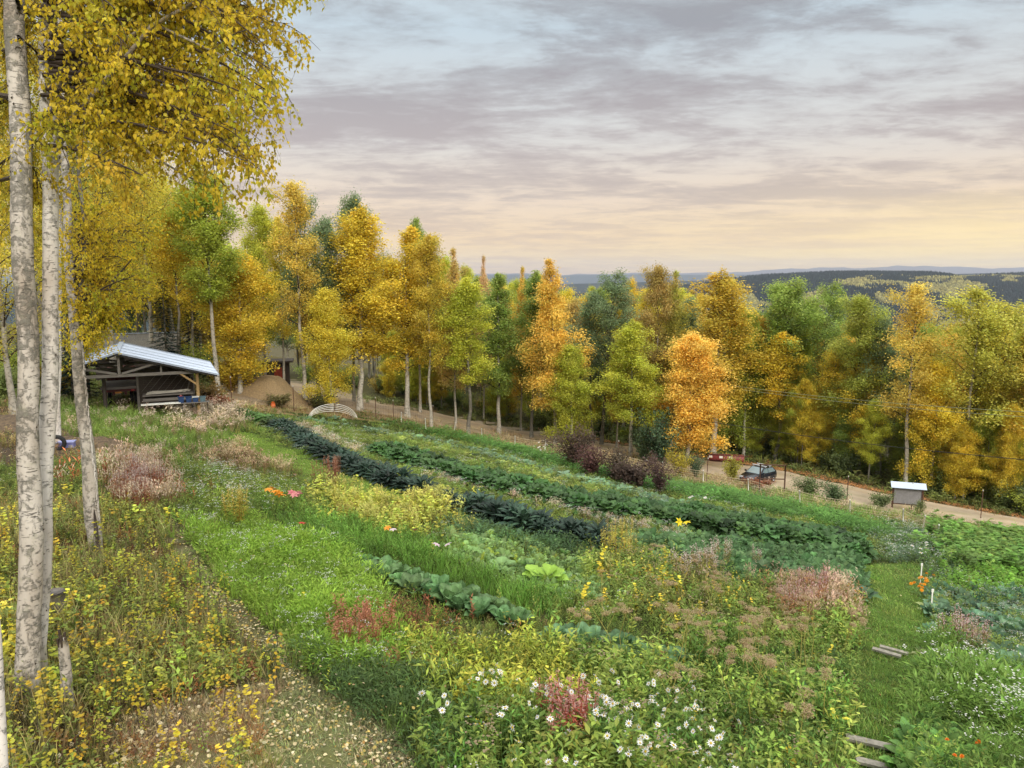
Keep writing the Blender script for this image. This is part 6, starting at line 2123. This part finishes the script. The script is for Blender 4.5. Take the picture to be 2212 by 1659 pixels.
# dried angelica heads, willowherb spikes, saplings and the big squash plant
def angelica(r, h=1.5):
    b = Buf(); heads = []
    b.tube(np.array([[0, 0, 0], [.05 * h * r.normal(), .05 * r.normal(), h * .5], [.12 * r.normal(), .12 * r.normal(), h]]), [.009, .007, .005], 5, (1, .95, .6))
    top = b.V[0][-5:].mean(0)
    tops = [(top, .13)]
    for k in range(3):
        z = h * r.uniform(.55, .85); a = r.uniform(0, 6.28)
        q = np.array([0, 0, z]); e = q + np.array([math.cos(a) * .22, math.sin(a) * .22, .28 * r.uniform(.7, 1.2)])
        b.tube(np.array([q, (q + e) / 2 + [0, 0, .01], e]), .004, 4, (1, .95, .6)); tops.append((e, r.uniform(.07, .11)))
    for (c, R_) in tops:
        hd = Buf()
        for i in range(20):
            a = i * 2.4; f = math.sqrt((i + .5) / 20)
            e = c + np.array([math.cos(a) * R_ * f, math.sin(a) * R_ * f, R_ * .75 * math.sqrt(max(0, 1 - f * f * .75))])
            hd.tube(np.array([c, e]), .0015, 3, (.9, .75, .5), cap=False)
            for q in range(9):
                V, F, _ = leafq(e + r.normal(0, .013, 3), r.uniform(0, 6.28), r.uniform(-.3, 1), .017, .014); hd.add(V, F, np.array([1, .95, .85]) * r.uniform(.7, 1.2))
        heads.append(hd.mesh('angelica_umbel', M_vego))
    return b.mesh("angelica_stalk", M_vego), heads


AN = [angelica(kr) for _ in range(6)]
n = 0
while n < 44:
    if n < 32: u, v = 1640 + r9.normal(0, 130), 1330 + r9.normal(0, 80)
    else: u, v = 1420 + r9.normal(0, 130), 1300 + r9.normal(0, 60)
    if u > 1850 or u < 1230 or v < 1180 or v > 1560: continue
    hh = r9.uniform(.9, 1.5)
    r = ray(u, v); d = 4.0
    while d < 60:
        p = r * d
        if p[2] - hh < Hf(p[0], p[1]): break
        d *= 1.004
    stm, hds = AN[r9.integers(6)]
    o = thing("angelica_stalk", "tall dried angelica with brown umbels in the front right of the bed", "angelica", (p[0], p[1], Hf(p[0], p[1])), r9.uniform(0, 6.28), "dried angelica stalks")
    o.scale = (1, 1, hh / 1.5); o.rotation_euler = (r9.normal(0, .12), r9.normal(0, .12), r9.uniform(0, 6))
    link("stalk", stm, o, color=(.42, .40, .17)); n += 1
    for hm in hds: link("umbel", hm, o, color=(.40, .31, .19))


def willowherb(r, h=1.2):
    b = Buf(); f = Buf(); nst = 7
    for s in range(nst):
        a = r.uniform(0, 6.28); q = r.uniform(0, .22); e = np.array([math.cos(a) * (q + .1), math.sin(a) * (q + .1), h * r.uniform(.8, 1.05)])
        s0 = np.array([math.cos(a) * q, math.sin(a) * q, 0])
        b.tube(np.array([s0, (s0 + e) / 2, e]), .004, 4, (.8, .5, .4), cap=False)
        for i in range(26):
            t = r.uniform(.15, .8); V, F, _ = leafq(s0 + (e - s0) * t, i * 2.4, r.uniform(-.5, .6), r.uniform(.08, .15), .02); b.add(V, F, np.array([1, 1, 1]) * r.uniform(.6, 1.3))
        for i in range(22):
            t = r.uniform(.72, 1.03); V, F, _ = leafq(s0 + (e - s0) * t + r.normal(0, .02, 3), r.uniform(0, 6.28), r.uniform(0, 1.3), .055, .02); f.add(V, F, np.array([1, 1, 1]) * r.uniform(.7, 1.2))
    return b.mesh("willowherb_leaves", M_vego), f.mesh("willowherb_down", M_vego)


WH = [willowherb(kr) for _ in range(5)]
for (u, v, su, sv, n, h, c1, c2, lab, grp) in (
        (305, 1085, 22, 22, 12, 1.3, (.38, .14, .07), (.45, .36, .32), "reddish willowherb clump in the wild corner below the shed", "red willowherb below the shed"),
        (1750, 1325, 32, 16, 8, 1.2, (.42, .22, .09), (.42, .26, .24), "rust coloured willowherb with pinkish tips beside the mown path", "willowherb by the mown path"),
        (800, 1430, 40, 22, 7, .8, (.33, .15, .07), (.42, .18, .10), "russet willowherb clump along the left path", "russet willowherb by the left path"),
        (1225, 1620, 14, 14, 5, .95, (.40, .10, .06), (.45, .22, .18), "deep red willowherb standing among the white daisies", "red willowherb among daisies"),
        (1500, 1240, 60, 16, 10, 1.1, (.26, .22, .08), (.50, .42, .36), "brown and pale willowherb behind the umbels", "pale willowherb in the middle bed"),
        (700, 1060, 22, 12, 5, 1.3, (.24, .10, .05), (.32, .16, .10), "dark brown dock stalk left of the yellow shrub", "brown stalks by the yellow shrub"),
        (1340, 1215, 14, 8, 4, 1.4, (.56, .50, .08), (.56, .50, .14), "tall bolted yellow stalk rising over the squash patch", "bolted yellow stalks"),
        (508, 1130, 8, 6, 2, 1.0, (.50, .42, .06), (.50, .42, .10), "slender yellow stalk in the white yarrow", "yellow stalks in the yarrow"),
        (2085, 1420, 18, 12, 6, 1.1, (.28, .24, .09), (.50, .34, .32), "pinkish feathery willowherb right of the mown path", "pinkish willowherb right of the path"),
        (450, 930, 40, 14, 9, 1.4, (.22, .22, .08), (.58, .50, .42), "pale plumed willowherb in front of the shed corner", "pale willowherb by the shed")):
    for i in range(n):
        p = gp(u + r9.normal(0, su), v + r9.normal(0, sv)); lv, dn = WH[r9.integers(5)]
        o = thing("willowherb", lab, "willowherb", p, r9.uniform(0, 6), grp); s = r9.uniform(.8, 1.15)
        o.scale = (s * 1.2, s * 1.2, h / 1.2 * s); link("leaves", lv, o, color=tuple(np.array(c1) * r9.uniform(.8, 1.2))); link("tips", dn, o, color=c2)

# aspen saplings under the birches
def sapling(r, h=1.0, n=26):
    b = Buf(); l = Buf()
    e = np.array([r.normal(0, .06), r.normal(0, .06), h])
    b.tube(np.array([[0, 0, 0], e * .5 + [.02, 0, 0], e]), [.008, .006, .003], 5)
    for i in range(n):
        t = r.uniform(.2, 1.02); a = i * 2.4 + r.uniform(-.4, .4); L = r.uniform(.03, .16) * (1.2 - .6 * t)
        c = e * t; q = c + np.array([math.cos(a) * L, math.sin(a) * L, L * .3])
        b.tube(np.array([c, q]), .0018, 3, cap=False)
        V, F, _ = HEX
        M = rotm(np.array([a - 1.57]), np.array([r.uniform(-.9, .1)]), np.array([r.uniform(-.3, .3)]))[0]
        l.add((V * r.uniform(.055, .085)) @ M.T + q, F, np.array([1, 1, 1]) * r.uniform(.7, 1.2) * np.array([1, r.uniform(.85, 1.1), 1]))
    return b.mesh("sapling_stem", M_twig), l.mesh("sapling_leaves", M_leaf)


SP = [sapling(kr, 1.0, 30) for _ in range(7)]
k = 0
while k < 112:
    u = r9.uniform(-60, 640); v = r9.uniform(1180, 1800)
    if not inside(np.array([u]), np.array([v]), Z['under'])[0] and not (inside(np.array([u]), np.array([v]), Z['litter_brown'])[0] and r9.random() < .2): continue
    p = gp(u, v); s_, l_ = SP[r9.integers(7)]
    ci = r9.integers(5)
    cw = ('olive yellow', 'bright yellow', 'green leaved', 'lime yellow', 'amber')[ci]
    wh = 'around the thick trunks and stump' if u < 170 and v < 1500 else 'in the lower left corner' if v > 1560 else 'near the leaning birch' if v < 1330 else 'beside the leaf strewn path' if u > 400 else 'right of the broken snag'
    o = thing("aspen_sapling", f"{cw} aspen sapling with round leaves {wh}", "sapling", p, r9.uniform(0, 6), f"{cw} saplings {wh}")
    s = r9.uniform(.45, 1.0) * (.75 if v > 1500 else 1.0); o.scale = (s, s, s)
    link("stem", s_, o); c = [(.48, .46, .05), (.60, .47, .04), (.30, .38, .07), (.52, .50, .07), (.62, .42, .04)][ci]
    link("leaves", l_, o, color=c); k += 1

b = Buf(); r_ = np.random.default_rng(8)
for i in range(11):
    V, F, C = arch_leaf(i * 2.4, r_.uniform(.55, .85), r_.uniform(.38, .5), r_.uniform(.5, 1.2), .5, 6, .03, r_, stalk=.45, fold=.12); b.add(V, F, C)
ms = b.mesh("squash_leaves", M_vego)
for (u, v, s, c, lab) in ((1178, 1262, 1.15, (.26, .42, .06), "largest bright green squash plant above the collards"), (1080, 1235, .8, (.19, .32, .11), "grey green squash plant left of the largest one"), (1010, 1205, .75, (.19, .33, .10), "small squash plant at the left of the squash patch"), (2170, 1500, .9, (.28, .44, .08), "bright lime leaved plant among the broccoli on the right")):
    o = thing("squash_plant", lab, "squash plant", gp(u, v), r_.uniform(0, 6)); o.scale = (s, s, s); link("leaves", ms, o, color=c)

# ------------------------------------------------------------------ air
def haze():
    b = Buf(); b.box((-16000, -400, -300), (16000, 15200, 330))
    me = b.mesh("haze", [])
    m, t, out = mat("haze_air")
    pv = t.new("ShaderNodeVolumePrincipled")
    pv.inputs["Color"].default_value = (.82, .87, .98, 1)
    pv.inputs["Density"].default_value = HAZE_D
    pv.inputs["Anisotropy"].default_value = 0.2
    t.link(pv.outputs[0], out.inputs["Volume"])
    me.materials.clear(); me.materials.append(m)
    o = bpy.data.objects.new("haze", me); col.objects.link(o)
    tag(o, "thin blue evening haze over the hills", "haze", kind='stuff')


HAZE_D = 5.5e-5
haze()
